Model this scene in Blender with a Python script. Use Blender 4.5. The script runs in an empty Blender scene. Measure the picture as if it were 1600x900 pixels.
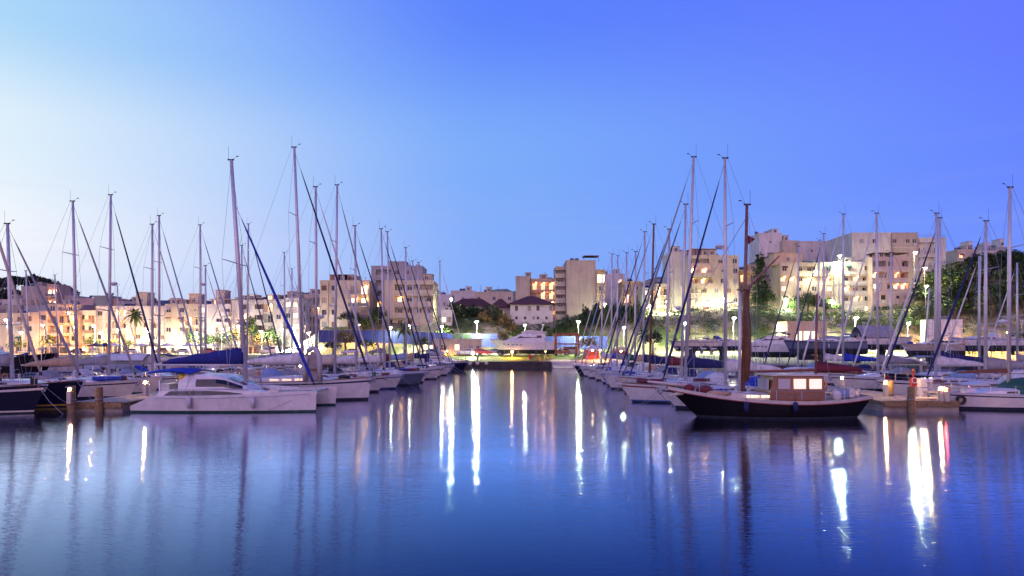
import bpy, math, random
from math import sin, cos, pi, radians, sqrt
random.seed(11)
SC = bpy.context.scene
COL = SC.collection

# ------------------------------------------------------------------ camera, sky, fill lamp, exposure
EYE, HORIZON, FOCAL = 4.3, 542.0, 1067.0          # metres above the water; photo pixels (1600 wide)
cam_data = bpy.data.cameras.new('camera'); cam_data.sensor_width = 36.0; cam_data.lens = 36.0 * FOCAL / 1600
cam_data.shift_y = (HORIZON - 450) / 1600; cam_data.clip_start = 0.5; cam_data.clip_end = 12000
cam = bpy.data.objects.new('camera', cam_data); COL.objects.link(cam)
cam.location = (0, 0, EYE); cam.rotation_euler = (radians(90), 0, 0); SC.camera = cam

def lin(r, g, b):
    return tuple((c/255/12.92 if c/255 <= .04045 else ((c/255+.055)/1.055)**2.4) for c in (r, g, b)) + (1.0,)

SUN_AZ = radians(-60)                              # the sun has set to the left of the view
world = bpy.data.worlds.new('World'); SC.world = world; world.use_nodes = True
nt = world.node_tree; nt.nodes.clear()
def wn(t, **k):
    n = nt.nodes.new(t)
    for a, b in k.items(): setattr(n, a, b)
    return n
tc = wn('ShaderNodeTexCoord'); sep = wn('ShaderNodeSeparateXYZ'); nt.links.new(tc.outputs['Generated'], sep.inputs[0])
flat = wn('ShaderNodeCombineXYZ'); nt.links.new(sep.outputs[0], flat.inputs[0]); nt.links.new(sep.outputs[1], flat.inputs[1])
nrm = wn('ShaderNodeVectorMath', operation='NORMALIZE'); nt.links.new(flat.outputs[0], nrm.inputs[0])
dot = wn('ShaderNodeVectorMath', operation='DOT_PRODUCT'); nt.links.new(nrm.outputs[0], dot.inputs[0])
dot.inputs[1].default_value = (sin(SUN_AZ), cos(SUN_AZ), 0)
def ramp(stops):
    r = wn('ShaderNodeValToRGB'); r.color_ramp.interpolation = 'EASE'
    e = r.color_ramp.elements
    while len(e) < len(stops): e.new(0.5)
    for i, (p, c) in enumerate(stops): e[i].position = p; e[i].color = lin(*c)
    nt.links.new(sep.outputs[2], r.inputs[0]); return r.outputs[0]
R_BEHIND = ramp([(0, (205, 150, 168)), (.15, (196, 148, 182)), (.35, (128, 118, 196)), (.7, (78, 96, 205)), (1, (66, 96, 212))])
R_RIGHT = ramp([(0, (118, 140, 240)), (.145, (112, 144, 255)), (.22, (104, 135, 255)), (.376, (100, 123, 255)), (.7, (78, 98, 225)), (1, (66, 96, 212))])
R_MID = ramp([(0, (140, 166, 238)), (.114, (132, 173, 250)), (.27, (123, 171, 250)), (.453, (91, 131, 253)), (.7, (76, 104, 230)), (1, (66, 96, 212))])
R_GLOW = ramp([(0, (212, 220, 248)), (.06, (230, 237, 252)), (.12, (243, 247, 253)), (.25, (223, 240, 252)), (.376, (172, 215, 249)), (.6, (110, 160, 245)), (1, (66, 96, 212))])
def mixc(fac_lo, fac_hi, a, b, power=1.0):
    m = wn('ShaderNodeMapRange'); m.inputs[1].default_value = fac_lo; m.inputs[2].default_value = fac_hi
    nt.links.new(dot.outputs['Value'], m.inputs[0])
    p = wn('ShaderNodeMath', operation='POWER'); p.inputs[1].default_value = power; nt.links.new(m.outputs[0], p.inputs[0])
    x = wn('ShaderNodeMix', data_type='RGBA'); nt.links.new(p.outputs[0], x.inputs[0])
    nt.links.new(a, x.inputs[6]); nt.links.new(b, x.inputs[7]); return x.outputs[2]
sky_c = mixc(-1, -.12, R_BEHIND, R_RIGHT, 1.3)
sky_c = mixc(-.12, .5, sky_c, R_MID)
sky_c = mixc(.5, .92, sky_c, R_GLOW, 1.75)
# faint low wisps of cloud, all round the horizon
cm = wn('ShaderNodeMapping'); cm.inputs['Scale'].default_value = (1.6, 1.6, 14); nt.links.new(tc.outputs['Generated'], cm.inputs[0])
cn = wn('ShaderNodeTexNoise'); cn.inputs['Scale'].default_value = 2.2; cn.inputs['Detail'].default_value = 6; cn.inputs['Roughness'].default_value = .6; nt.links.new(cm.outputs[0], cn.inputs['Vector'])
c1 = wn('ShaderNodeMapRange'); c1.inputs[1].default_value = .52; c1.inputs[2].default_value = .78; c1.inputs[4].default_value = .30; nt.links.new(cn.outputs[0], c1.inputs[0])
c2 = wn('ShaderNodeMapRange'); c2.inputs[1].default_value = .30; c2.inputs[2].default_value = .03; nt.links.new(sep.outputs[2], c2.inputs[0])
c3 = wn('ShaderNodeMath', operation='MULTIPLY'); nt.links.new(c1.outputs[0], c3.inputs[0]); nt.links.new(c2.outputs[0], c3.inputs[1])
c4 = wn('ShaderNodeMix', data_type='RGBA'); nt.links.new(c3.outputs[0], c4.inputs[0]); nt.links.new(sky_c, c4.inputs[6]); c4.inputs[7].default_value = lin(176, 182, 222); sky_c = c4.outputs[2]
sky = wn('ShaderNodeTexSky', sky_type='NISHITA', sun_disc=False)
sky.sun_elevation = radians(1.0); sky.sun_rotation = SUN_AZ; sky.ozone_density = 3.0
nish = wn('ShaderNodeVectorMath', operation='SCALE'); nish.inputs['Scale'].default_value = 0.004
nt.links.new(sky.outputs[0], nish.inputs[0])
addn = wn('ShaderNodeVectorMath', operation='ADD'); nt.links.new(sky_c, addn.inputs[0]); nt.links.new(nish.outputs[0], addn.inputs[1])
bg = wn('ShaderNodeBackground'); bg.inputs[1].default_value = 1.0; nt.links.new(addn.outputs[0], bg.inputs[0])
wo = wn('ShaderNodeOutputWorld'); nt.links.new(bg.outputs[0], wo.inputs[0])

fill_sun_data = bpy.data.lights.new('fill_sun', 'SUN'); fill_sun_data.energy = 1.95; fill_sun_data.angle = radians(90); fill_sun_data.color = (1, .58, .62)
fill_sun = bpy.data.objects.new('fill_sun', fill_sun_data); COL.objects.link(fill_sun)
fill_sun.rotation_euler = (radians(90 - 8), 0, radians(-12))   # added broad pink fill lighting the hulls from behind the camera, no hard shadows
SC.view_settings.view_transform = 'Standard'; SC.view_settings.look = 'None'
SC.view_settings.exposure = 0.0; SC.view_settings.gamma = 1.0; SC.view_settings.use_curve_mapping = False
SC.render.engine = 'CYCLES'; SC.cycles.use_denoising = True
SC.cycles.max_bounces = 5; SC.cycles.diffuse_bounces = 2; SC.cycles.glossy_bounces = 3; SC.cycles.transmission_bounces = 3
SC.cycles.sample_clamp_indirect = 8.0; SC.cycles.caustics_reflective = False; SC.cycles.caustics_refractive = False

# ------------------------------------------------------------------ helpers
def PX(px, D): return (px - 800.0) * D / FOCAL
def PZ(py, D): return EYE - (py - HORIZON) * D / FOCAL
def clamp(v, a=0., b=1.): return max(a, min(b, v))
def sstep(a, b, v):
    t = clamp((v-a)/(b-a)); return t*t*(3-2*t)

class MB:
    """collects shapes into one mesh"""
    def __init__(s): s.v = []; s.f = []; s.m = []
    def add(s, vs, fs, m=0):
        o = len(s.v); s.v += [tuple(p) for p in vs]
        for f in fs: s.f.append(tuple(i+o for i in f)); s.m.append(m)
        return s
    def box(s, x0, x1, y0, y1, z0, z1, m=0):
        vs = [(x0,y0,z0),(x1,y0,z0),(x1,y1,z0),(x0,y1,z0),(x0,y0,z1),(x1,y0,z1),(x1,y1,z1),(x0,y1,z1)]
        return s.add(vs, [(0,3,2,1),(4,5,6,7),(0,1,5,4),(1,2,6,5),(2,3,7,6),(3,0,4,7)], m)
    def rings(s, rings, cap=True, closed=True, m=0):
        n = len(rings[0]); vs = [p for r in rings for p in r]; fs = []
        for i in range(len(rings)-1):
            for j in range(n if closed else n-1):
                k = (j+1) % n
                fs.append((i*n+j, i*n+k, (i+1)*n+k, (i+1)*n+j))
        if cap: fs.append(tuple(reversed(range(n)))); fs.append(tuple(range((len(rings)-1)*n, len(rings)*n)))
        return s.add(vs, fs, m)
    def tube(s, pts, r, n=6, m=0, cap=True):
        rs = r if isinstance(r, (list, tuple)) else [r]*len(pts)
        rr = []
        for i, p in enumerate(pts):
            a = pts[max(0, i-1)]; b = pts[min(len(pts)-1, i+1)]
            d = (b[0]-a[0], b[1]-a[1], b[2]-a[2]); l = sqrt(sum(c*c for c in d)) or 1; d = [c/l for c in d]
            u = (0,0,1) if abs(d[2]) < .9 else (1,0,0)
            e = (d[1]*u[2]-d[2]*u[1], d[2]*u[0]-d[0]*u[2], d[0]*u[1]-d[1]*u[0]); l = sqrt(sum(c*c for c in e)); e = [c/l for c in e]
            g = (d[1]*e[2]-d[2]*e[1], d[2]*e[0]-d[0]*e[2], d[0]*e[1]-d[1]*e[0])
            rr.append([tuple(p[k] + rs[i]*(cos(2*pi*j/n)*e[k] + sin(2*pi*j/n)*g[k]) for k in range(3)) for j in range(n)])
        return s.rings(rr, cap, True, m)
    def ell(s, c, rx, ry, rz, nu=8, nv=5, m=0, z0=-1.0):
        rr = []
        for i in range(nv+1):
            a = -pi/2 + pi*i/nv; z = max(sin(a), z0); k = max(cos(a), .02)
            rr.append([(c[0]+rx*k*cos(2*pi*j/nu), c[1]+ry*k*sin(2*pi*j/nu), c[2]+rz*z) for j in range(nu)])
        return s.rings(rr, True, True, m)
    def mesh(s, name, mats, smooth=False):
        me = bpy.data.meshes.new(name); me.from_pydata(s.v, [], s.f)
        for mt in (mats if isinstance(mats, (list, tuple)) else [mats]): me.materials.append(mt)
        if any(s.m): me.polygons.foreach_set('material_index', s.m)
        if smooth: me.polygons.foreach_set('use_smooth', [True]*len(s.f))
        me.update(); return me
    def build(s, name, mats, parent=None, smooth=False, loc=(0,0,0), rz=0):
        return link(name, s.mesh(name, mats, smooth), parent, loc, rz)

def link(name, data, parent=None, loc=(0,0,0), rz=0, scale=None):
    o = bpy.data.objects.new(name, data); COL.objects.link(o); o.location = loc; o.rotation_euler = (0, 0, rz)
    if scale: o.scale = scale
    if parent: o.parent = parent
    return o
def tag(o, label, cat, group=None):
    o['label'] = label; o['category'] = cat
    if group: o['group'] = group
    return o
def thing(name, label, cat, loc=(0,0,0), rz=0, group=None, scale=None):
    return tag(link(name, None, None, loc, rz, scale), label, cat, group)
def structure(o): o['kind'] = 'structure'; return o
def stuff(o): o['kind'] = 'stuff'; return o

MATS = {}
def mat(name, col, rough=.55, metal=0., var=.12, scale=3., bump=0., bscale=20., coat=0., emit=None, es=0., spec=None, detail=4.):
    if name in MATS: return MATS[name]
    m = bpy.data.materials.new(name); m.use_nodes = True; MATS[name] = m
    t = m.node_tree; b = t.nodes['Principled BSDF']
    b.inputs['Roughness'].default_value = rough; b.inputs['Metallic'].default_value = metal
    b.inputs['Base Color'].default_value = (*col, 1)
    if coat: b.inputs['Coat Weight'].default_value = coat; b.inputs['Coat Roughness'].default_value = .08
    if spec is not None: b.inputs['Specular IOR Level'].default_value = spec
    if emit: b.inputs['Emission Color'].default_value = (*emit, 1); b.inputs['Emission Strength'].default_value = es
    if var or bump: geo = t.nodes.new('ShaderNodeNewGeometry')
    if var:
        nz = t.nodes.new('ShaderNodeTexNoise'); nz.inputs['Scale'].default_value = scale; nz.inputs['Detail'].default_value = detail
        nz.inputs['Roughness'].default_value = .65
        t.links.new(geo.outputs['Position'], nz.inputs['Vector'])
        r = t.nodes.new('ShaderNodeMapRange'); r.inputs[1].default_value = .3; r.inputs[2].default_value = .7
        r.inputs[3].default_value = 1-var*1.6; r.inputs[4].default_value = 1+var*.6
        t.links.new(nz.outputs[0], r.inputs[0])
        mx = t.nodes.new('ShaderNodeVectorMath'); mx.operation = 'SCALE'; mx.inputs[0].default_value = col
        t.links.new(r.outputs[0], mx.inputs['Scale']); t.links.new(mx.outputs[0], b.inputs['Base Color'])
    if bump:
        n2 = t.nodes.new('ShaderNodeTexNoise'); n2.inputs['Scale'].default_value = bscale; n2.inputs['Detail'].default_value = 3
        t.links.new(geo.outputs['Position'], n2.inputs['Vector'])
        bp = t.nodes.new('ShaderNodeBump'); bp.inputs['Strength'].default_value = bump; bp.inputs['Distance'].default_value = .05
        t.links.new(n2.outputs[0], bp.inputs['Height']); t.links.new(bp.outputs[0], b.inputs['Normal'])
    return m

def wall_mat(name, col, streak=.22):
    """painted render with rain streaks and patchy weathering"""
    if name in MATS: return MATS[name]
    m = mat(name, col, .85, 0, .10, .35, .25, 9.)
    t = m.node_tree; b = t.nodes['Principled BSDF']; src = b.inputs['Base Color'].links[0].from_socket
    geo = t.nodes.new('ShaderNodeNewGeometry'); mp = t.nodes.new('ShaderNodeMapping'); mp.inputs['Scale'].default_value = (1.6, 1.6, .12)
    t.links.new(geo.outputs['Position'], mp.inputs[0])
    nz = t.nodes.new('ShaderNodeTexNoise'); nz.inputs['Scale'].default_value = 1.; nz.inputs['Detail'].default_value = 5
    t.links.new(mp.outputs[0], nz.inputs['Vector'])
    r = t.nodes.new('ShaderNodeMapRange'); r.inputs[1].default_value = .45; r.inputs[2].default_value = .75; r.inputs[3].default_value = 1; r.inputs[4].default_value = 1-streak
    t.links.new(nz.outputs[0], r.inputs[0])
    s = t.nodes.new('ShaderNodeVectorMath'); s.operation = 'SCALE'; t.links.new(src, s.inputs[0]); t.links.new(r.outputs[0], s.inputs['Scale'])
    t.links.new(s.outputs[0], b.inputs['Base Color']); return m

def emat(name, col, strength, base=(.8,.8,.8)):
    return mat(name, base, .4, var=0, emit=col, es=strength)

M_GEL = mat('gelcoat_white', (.70,.69,.68), .28, 0, .12, 1.6, coat=.25)
M_DECK = mat('deck_white', (.48,.48,.50), .5, 0, .12, 3., .15, 60)
M_TEAK = mat('teak_deck', (.25,.15,.08), .6, 0, .25, 9.)
M_CREAM = mat('gelcoat_cream', (.70,.62,.50), .28, 0, .08, 1.2, coat=.3)
M_NAVYHULL = mat('navy_hull_paint', (.010,.011,.032), .25, 0, .1, 1., coat=.15)
M_BLACKHULL = mat('black_hull_paint', (.008,.007,.009), .4, 0, .2, 1., spec=.25)
M_GREYHULL = mat('slate_hull_paint', (.10,.13,.20), .3, 0, .1, 1., coat=.3)
M_PALEHULL = mat('pale_blue_hull_paint', (.38,.46,.60), .3, 0, .08, 1., coat=.3)
M_TANHULL = mat('weathered_hull_paint', (.42,.37,.33), .45, 0, .2, 1.5)
M_GREENHULL = mat('green_hull_paint', (.02,.09,.07), .3, 0, .1, 1.)
M_REDTRIM = mat('oxblood_trim', (.22,.025,.03), .4, 0, .1, 3.)
M_BOOTBLUE = mat('blue_boot_stripe', (.03,.12,.45), .4, 0, .1, 3.)
M_BOOTNAVY = mat('navy_boot_stripe', (.015,.02,.07), .4, 0, .1, 3.)
M_ANTI = mat('dark_antifouling', (.02,.03,.04), .8, 0, .3, 2.)
M_ANTIGREEN = mat('green_antifouling', (.02,.08,.07), .8, 0, .3, 2.)
M_ANTIRED = mat('red_antifouling', (.20,.03,.03), .8, 0, .3, 2.)
M_MAST = mat('mast_aluminium', (.62,.60,.60), .38, .35, .08, 2.)
M_WOOD = mat('varnished_spar', (.22,.075,.03), .35, 0, .25, 4., coat=.3)
M_WOODP = mat('weathered_pile_wood', (.27,.18,.09), .8, 0, .35, 5., .4, 12)
M_STEEL = mat('stainless_steel', (.62,.62,.64), .25, .8, .05, 5.)
M_ROPE = mat('rigging_wire', (.28,.28,.30), .5, .4, 0)
M_GLASS = mat('dark_glass', (.012,.014,.02), .08, 0, 0, spec=.6)
M_RUB = mat('black_rubber', (.015,.015,.017), .7, 0, .1, 8.)
M_FEND = mat('fender_vinyl', (.55,.55,.58), .45, 0, .15, 4.)
M_GREYTUBE = mat('dinghy_fabric', (.47,.46,.46), .6, 0, .12, 4.)
M_ORANGE = mat('orange_plastic', (.75,.22,.03), .5, 0, .1, 4.)
M_REDPL = mat('red_plastic', (.5,.03,.03), .5, 0, .1, 4.)
M_YELLOW = mat('yellow_plastic', (.7,.45,.03), .5, 0, .1, 4.)
CANV = {'navy': (.014,.02,.11), 'royal blue': (.012,.045,.42), 'burgundy': (.16,.02,.035), 'grey': (.30,.30,.33), 'white': (.68,.67,.66),
        'tan': (.48,.33,.22), 'green': (.02,.10,.08), 'black': (.015,.015,.02), 'brown': (.16,.07,.04), 'pale blue': (.25,.36,.55), 'cream': (.62,.54,.42)}
def canvas(c): return mat('canvas_'+c.replace(' ', '_'), CANV[c], .85, 0, .18, 2.5, .35, 7.)
# ------------------------------------------------------------------ the setting: water, land, quays, ridge
def make_water():
    m = bpy.data.materials.new('harbour_water'); m.use_nodes = True; MATS['water'] = m
    t = m.node_tree; b = t.nodes['Principled BSDF']
    t.nodes.remove(b); b = t.nodes.new('ShaderNodeBsdfAnisotropic'); b.inputs['Color'].default_value = (.50, .68, 1, 1)
    body = t.nodes.new('ShaderNodeBsdfDiffuse'); body.inputs['Color'].default_value = (.0, .006, .06, 1)      # light scattered back by the water itself
    fr = t.nodes.new('ShaderNodeFresnel'); fr.inputs['IOR'].default_value = 1.5
    pw = t.nodes.new('ShaderNodeMath'); pw.operation = 'POWER'; pw.inputs[1].default_value = 2.2; t.links.new(fr.outputs[0], pw.inputs[0])
    ml = t.nodes.new('ShaderNodeMath'); ml.operation = 'MULTIPLY'; ml.use_clamp = True; ml.inputs[1].default_value = 7.0; t.links.new(pw.outputs[0], ml.inputs[0])
    gc = t.nodes.new('ShaderNodeMix'); gc.data_type = 'RGBA'; gc.inputs[6].default_value = (.34, .58, 1, 1); gc.inputs[7].default_value = (.95, .92, 1, 1)
    t.links.new(fr.outputs[0], gc.inputs[0]); t.links.new(gc.outputs[2], b.inputs['Color'])
    mx = t.nodes.new('ShaderNodeMixShader'); t.links.new(ml.outputs[0], mx.inputs[0]); t.links.new(body.outputs[0], mx.inputs[1]); t.links.new(b.outputs[0], mx.inputs[2])
    t.links.new(mx.outputs[0], t.nodes['Material Output'].inputs['Surface'])
    geo = t.nodes.new('ShaderNodeNewGeometry'); mp = t.nodes.new('ShaderNodeMapping'); mp.inputs['Scale'].default_value = (.36, 1.5, 1)
    t.links.new(geo.outputs['Position'], mp.inputs[0])
    a = t.nodes.new('ShaderNodeTexNoise'); a.inputs['Scale'].default_value = 4.5; a.inputs['Detail'].default_value = 3; a.inputs['Roughness'].default_value = .55
    c = t.nodes.new('ShaderNodeTexNoise'); c.inputs['Scale'].default_value = .22; c.inputs['Detail'].default_value = 2
    t.links.new(mp.outputs[0], a.inputs['Vector']); t.links.new(mp.outputs[0], c.inputs['Vector'])
    s = t.nodes.new('ShaderNodeMath'); s.operation = 'MULTIPLY_ADD'; s.inputs[1].default_value = 2.0
    t.links.new(c.outputs[0], s.inputs[0]); t.links.new(a.outputs[0], s.inputs[2])
    bp = t.nodes.new('ShaderNodeBump'); bp.inputs['Strength'].default_value = .5; bp.inputs['Distance'].default_value = .018
    t.links.new(s.outputs[0], bp.inputs['Height']); t.links.new(bp.outputs[0], b.inputs['Normal'])
    # cat's-paws: breezier patches are a little rougher
    r = t.nodes.new('ShaderNodeMapRange'); r.inputs[1].default_value = .35; r.inputs[2].default_value = .7; r.inputs[3].default_value = .04; r.inputs[4].default_value = .09
    n3 = t.nodes.new('ShaderNodeTexNoise'); n3.inputs['Scale'].default_value = .045; n3.inputs['Detail'].default_value = 3
    t.links.new(mp.outputs[0], n3.inputs['Vector']); t.links.new(n3.outputs[0], r.inputs[0]); t.links.new(r.outputs[0], b.inputs['Roughness'])
    mb = MB(); S = 5000
    mb.add([(-S,-200,0),(S,-200,0),(S,6000,0),(-S,6000,0)], [(0,1,2,3)])
    structure(mb.build('water', m))
make_water()

QUAY_Y, YARD_X, YARD_Y = 139.0, 33.0, 99.0
def ground_z(x, y):
    z = 1.24 + 1.2*sstep(141, 152, y) if x < YARD_X + 4 else 1.5 + 1.0*sstep(120, 150, y)
    if 7.9 < x < YARD_X+1 and y < 143: return -.4
    amp = 7.6*sstep(-60, -50, x) + 3.6*sstep(8, 26, x) + 11.*sstep(112, 150, x)
    z += amp*sstep(161, 186, y) if x < 112 else amp*sstep(150, 186, y)
    z += 3.2*sstep(-24, -17, x)*sstep(1, -5, x)*sstep(170, 181, y)
    if x > -55: z += .10*max(0, y-190)*sstep(-55, -20, x)
    z += .13*clamp(y-212, 0, 55)*sstep(-50, -75, x)
    z += 14*sstep(-110, -190, x)*sstep(240, 330, y)
    z += 1.1*sin(x*.13)*sin(y*.21)*sstep(165, 172, y)*sstep(-52, -46, x)
    return z
def make_land():
    xs = [-900, -600, -420] + [-320 + 5*i for i in range(129)] + [420, 600, 900]
    ys = [QUAY_Y+.5, 141, 144] + [147 + 3.*i for i in range(26)] + [230, 240, 252, 266, 282, 300, 320, 345, 375, 410, 450, 520, 700]
    mb = MB(); nx = len(xs); idx = {}
    vs = []
    for j, y in enumerate(ys):
        for i, x in enumerate(xs): vs.append((x, y, ground_z(x, y)))
    fs = [(j*nx+i, j*nx+i+1, (j+1)*nx+i+1, (j+1)*nx+i) for j in range(len(ys)-1) for i in range(nx-1)]
    mb.add(vs, fs)
    m = mat('hillside_earth', (.46,.40,.24), .95, 0, .35, .25, .6, 3.)
    t = m.node_tree; b = t.nodes['Principled BSDF']; src = b.inputs['Base Color'].links[0].from_socket
    geo = t.nodes.new('ShaderNodeNewGeometry'); nz = t.nodes.new('ShaderNodeTexNoise'); nz.inputs['Scale'].default_value = .12; nz.inputs['Detail'].default_value = 5
    t.links.new(geo.outputs['Position'], nz.inputs['Vector'])
    rm = t.nodes.new('ShaderNodeMapRange'); rm.inputs[1].default_value = .42; rm.inputs[2].default_value = .6; t.links.new(nz.outputs[0], rm.inputs[0])
    mx = t.nodes.new('ShaderNodeMix'); mx.data_type = 'RGBA'; mx.inputs[7].default_value = (.07,.10,.03,1)
    t.links.new(rm.outputs[0], mx.inputs[0]); t.links.new(src, mx.inputs[6]); t.links.new(mx.outputs[2], b.inputs['Base Color'])
    structure(mb.build('hillside', m, smooth=True))
make_land()
M_CONC = mat('quay_concrete', (.07,.06,.06), .85, 0, .35, .8, .4, 8.)
M_CONCP = mat('pontoon_concrete', (.36,.31,.26), .8, 0, .3, 1.2, .4, 10.)
M_ASPH = mat('asphalt', (.055,.053,.055), .85, 0, .25, 1., .3, 20.)
M_LAWN = mat('lawn_grass', (.17,.24,.05), .95, 0, .35, 1.2, .8, 14.)
def make_quays():
    mb = MB(); mb.box(-900, PX(862, 139), QUAY_Y, QUAY_Y+1.6, -3, 1.26); structure(mb.build('quay', M_CONC))
    mb = MB()   # slipway slab, lower and paler, right of the quay wall
    x0, x1 = PX(862, 139)+.02, YARD_X
    mb.add([(x0,133.6,.12),(x1,133.6,.12),(x1,144.6,1.62),(x0,144.6,1.62),(x0,133.6,-3),(x1,133.6,-3),(x1,144.6,-3),(x0,144.6,-3)],
           [(0,1,2,3),(4,5,1,0),(7,4,0,3),(5,6,2,1)])
    structure(mb.build('slipway', mat('slipway_concrete', (.58,.46,.38), .85, 0, .2, .6, .3, 8.)))
    mb = MB(); mb.box(YARD_X, 320, YARD_Y, YARD_Y+2, -3, 1.55); structure(mb.build('yard_quay', M_CONC))
    mb = MB(); nx = 30
    vs = [(YARD_X+i*287/nx, y, 1.56 + .9*sstep(120, 152, y)) for y in (YARD_Y+2, 110, 120, 130, 140, 152) for i in range(nx+1)]
    fs = [(j*(nx+1)+i, j*(nx+1)+i+1, (j+1)*(nx+1)+i+1, (j+1)*(nx+1)+i) for j in range(5) for i in range(nx)]
    mb.add(vs, fs); mb.add([(YARD_X,YARD_Y+2,-3),(YARD_X,152,-3),(YARD_X,152,2.4),(YARD_X,YARD_Y+2,1.56)], [(0,1,2,3)])
    structure(mb.build('boatyard_ground', mat('yard_gravel', (.30,.26,.21), .95, 0, .3, .9, .5, 10.)))
    mb = MB()   # coastal road draped on the land
    nx = 60; x0, x1 = -300, 30
    vs = [(x0+(x1-x0)*i/nx, y, ground_z(x0+(x1-x0)*i/nx, y)+.03) for y in (152.6, 154, 157, 160.5) for i in range(nx+1)]
    fs = [(j*(nx+1)+i, j*(nx+1)+i+1, (j+1)*(nx+1)+i+1, (j+1)*(nx+1)+i) for j in range(3) for i in range(nx)]
    mb.add(vs, fs); structure(mb.build('road', M_ASPH))
    mb = MB()
    vs = []; ysl = (141.2, 144, 147, 150, 152.2); nx = 12; x0, x1 = PX(690, 145), PX(915, 145)
    for y in ysl:
        for i in range(nx+1):
            x = x0+(x1-x0)*i/nx; vs.append((x, y if not (x > 7.8 and y < 145) else 144.7, ground_z(min(x, 7.8) if y < 145 else x, y if not (x > 7.8 and y < 145) else 144.7)+.05+random.random()*.05))
    fs = [(j*(nx+1)+i, j*(nx+1)+i+1, (j+1)*(nx+1)+i+1, (j+1)*(nx+1)+i) for j in range(len(ysl)-1) for i in range(nx)]
    fs = [f for f in fs if abs(vs[f[0]][1]-vs[f[3]][1]) > .01 and abs(vs[f[0]][1]-vs[f[1]][1]) < 1]
    mb.add(vs, fs); structure(mb.build('lawn', M_LAWN, smooth=True))
    mb = MB(); mb.box(-300, YARD_X, 152.25, 152.55, 1.5, 2.58); structure(mb.build('kerb', mat('kerb_stone', (.45,.42,.38), .8)))
make_quays()
def make_ridge():
    prof = [(-900,60),(0,72),(200,74),(270,72),(300,73),(360,70),(430,80),(480,86),(540,94),(600,80),(700,72),(800,74),(900,78),(1000,70),(1600,60),(2500,50)]
    D = 2600.; mb = MB(); rows = []
    random.seed(5)
    for k, (dy, f) in enumerate(((-700, -.05), (-350, .45), (0, 1.), (500, .3))):
        row = []
        for i in range(121):
            px = -900 + 3400*i/120
            for a, b in zip(prof, prof[1:]):
                if a[0] <= px <= b[0]: h = a[1] + (b[1]-a[1])*sstep(a[0], b[0], px)
            h = h*D/FOCAL + EYE + random.uniform(-3, 3)*f
            row.append((PX(px, D), D+dy+random.uniform(-60, 60)*(k in (1,)), h*f + (-5 if f < 0 else 0)))
        rows.append(row)
    mb.rings(rows, cap=False, closed=False)
    structure(mb.build('hills', mat('far_hill_haze_blue', (.035,.055,.12), .95, 0, .2, .01), smooth=True))  # blue of dusk and distance haze is put into the hill colour
make_ridge()
random.seed(12)
# ------------------------------------------------------------------ boats
class Hull:
    """sailing-boat hull form; x forward, waterline at z=0"""
    def __init__(s, L, B, F, bow=.9, stern=.0, sheer=.22, tr=.76, ent=.85, n=16, draft=.45):
        s.L, s.B, s.F, s.bow, s.stern, s.sheer, s.tr, s.ent, s.n, s.draft = L, B, F, bow, stern, sheer, tr, ent, n, draft
    def hb(s, t):
        if t < .42: k = s.tr + (1-s.tr)*sin(pi/2*t/.42)
        else: k = max(0., cos(pi/2*(t-.42)/.58))**s.ent
        return s.B/2*k
    def zs(s, t):
        return s.F*(1 + (s.sheer*((t-.35)/.65)**2 if t > .35 else s.sheer*.35*((.35-t)/.35)**2))
    def pt(s, t, z, w):
        zz = s.zs(t); x = s.L*(t-.5); q = 1 - z/zz
        x -= s.bow*q*clamp((t-.6)/.4)**1.6; x += s.stern*q*clamp((.3-t)/.3)**1.2
        wl = 1 - .32*clamp((t-.5)/.5)**1.5*clamp(q)
        return (x, s.hb(t)*w*wl, z)
    def at(s, x): return clamp(x/s.L + .5)
    def build(s, root, m_top, m_boot, m_anti, m_trim=None):
        d = s.draft
        lv = [(-d, .02), (-d*.8, .45), (-d*.35, .78), (.02, .87), (.10, .885), (.20, .905), (.5, .95), (.82, .985), (.90, .99), (1.0, 1.0)]
        mb = MB(); mi = [2, 2, 2, 2, 1, 0, 0, 3, 0]
        ts = [i/(s.n-1) for i in range(s.n)]; ts = [1-(1-t)**1.25 for t in ts]
        P = []
        for t in ts:
            zz = s.zs(t); row = []
            for k, (z, w) in enumerate(lv):
                if k >= 6: z = z*zz
                row.append(s.pt(t, z, w))
            P.append(row)
        nl = len(lv)
        for sg in (1, -1):
            vs = [(x, y*sg, z) for r in P for x, y, z in r]
            for i in range(len(ts)-1):
                for k in range(nl-1):
                    q = (i*nl+k, (i+1)*nl+k, (i+1)*nl+k+1, i*nl+k+1)
                    mb.add([vs[j] for j in (q if sg > 0 else q[::-1])], [(0,1,2,3)], mi[k])
        for k in range(nl-1):      # transom
            a, b = P[0][k], P[0][k+1]
            mb.add([(a[0],a[1],a[2]),(b[0],b[1],b[2]),(b[0],-b[1],b[2]),(a[0],-a[1],a[2])], [(0,1,2,3)], mi[k])
        return mb.build('hull', [m_top, m_boot, m_anti, m_trim or m_top], root, smooth=True)
    def deck(s, root, m, drop=.06, cam=.07):
        mb = MB(); rr = []
        for i in range(s.n):
            t = 1-(1-i/(s.n-1))**1.25; x = s.L*(t-.5); w = s.hb(t)*.985; z = s.zs(t)-drop
            rr.append([(x, w*c, z + cam*(1-c*c)) for c in (-1, -.5, 0, .5, 1)])
        mb.rings(rr, cap=False, closed=False); return mb.build('deck', m, root, smooth=True)
    def rail_line(s, mb, t0, t1, h, r, sg, n=9, ins=.97):
        mb.tube([(s.L*(t-.5), s.hb(t)*ins*sg, s.zs(t)+h) for t in [t0+(t1-t0)*i/(n-1) for i in range(n)]], r, 4)
    def toe_rail(s, root, m):
        for sg in (1, -1): mb = MB(); s.rail_line(mb, 0, .985, .03, .035, sg, 13, .99); mb.build('toe_rail', m, root)

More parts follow.
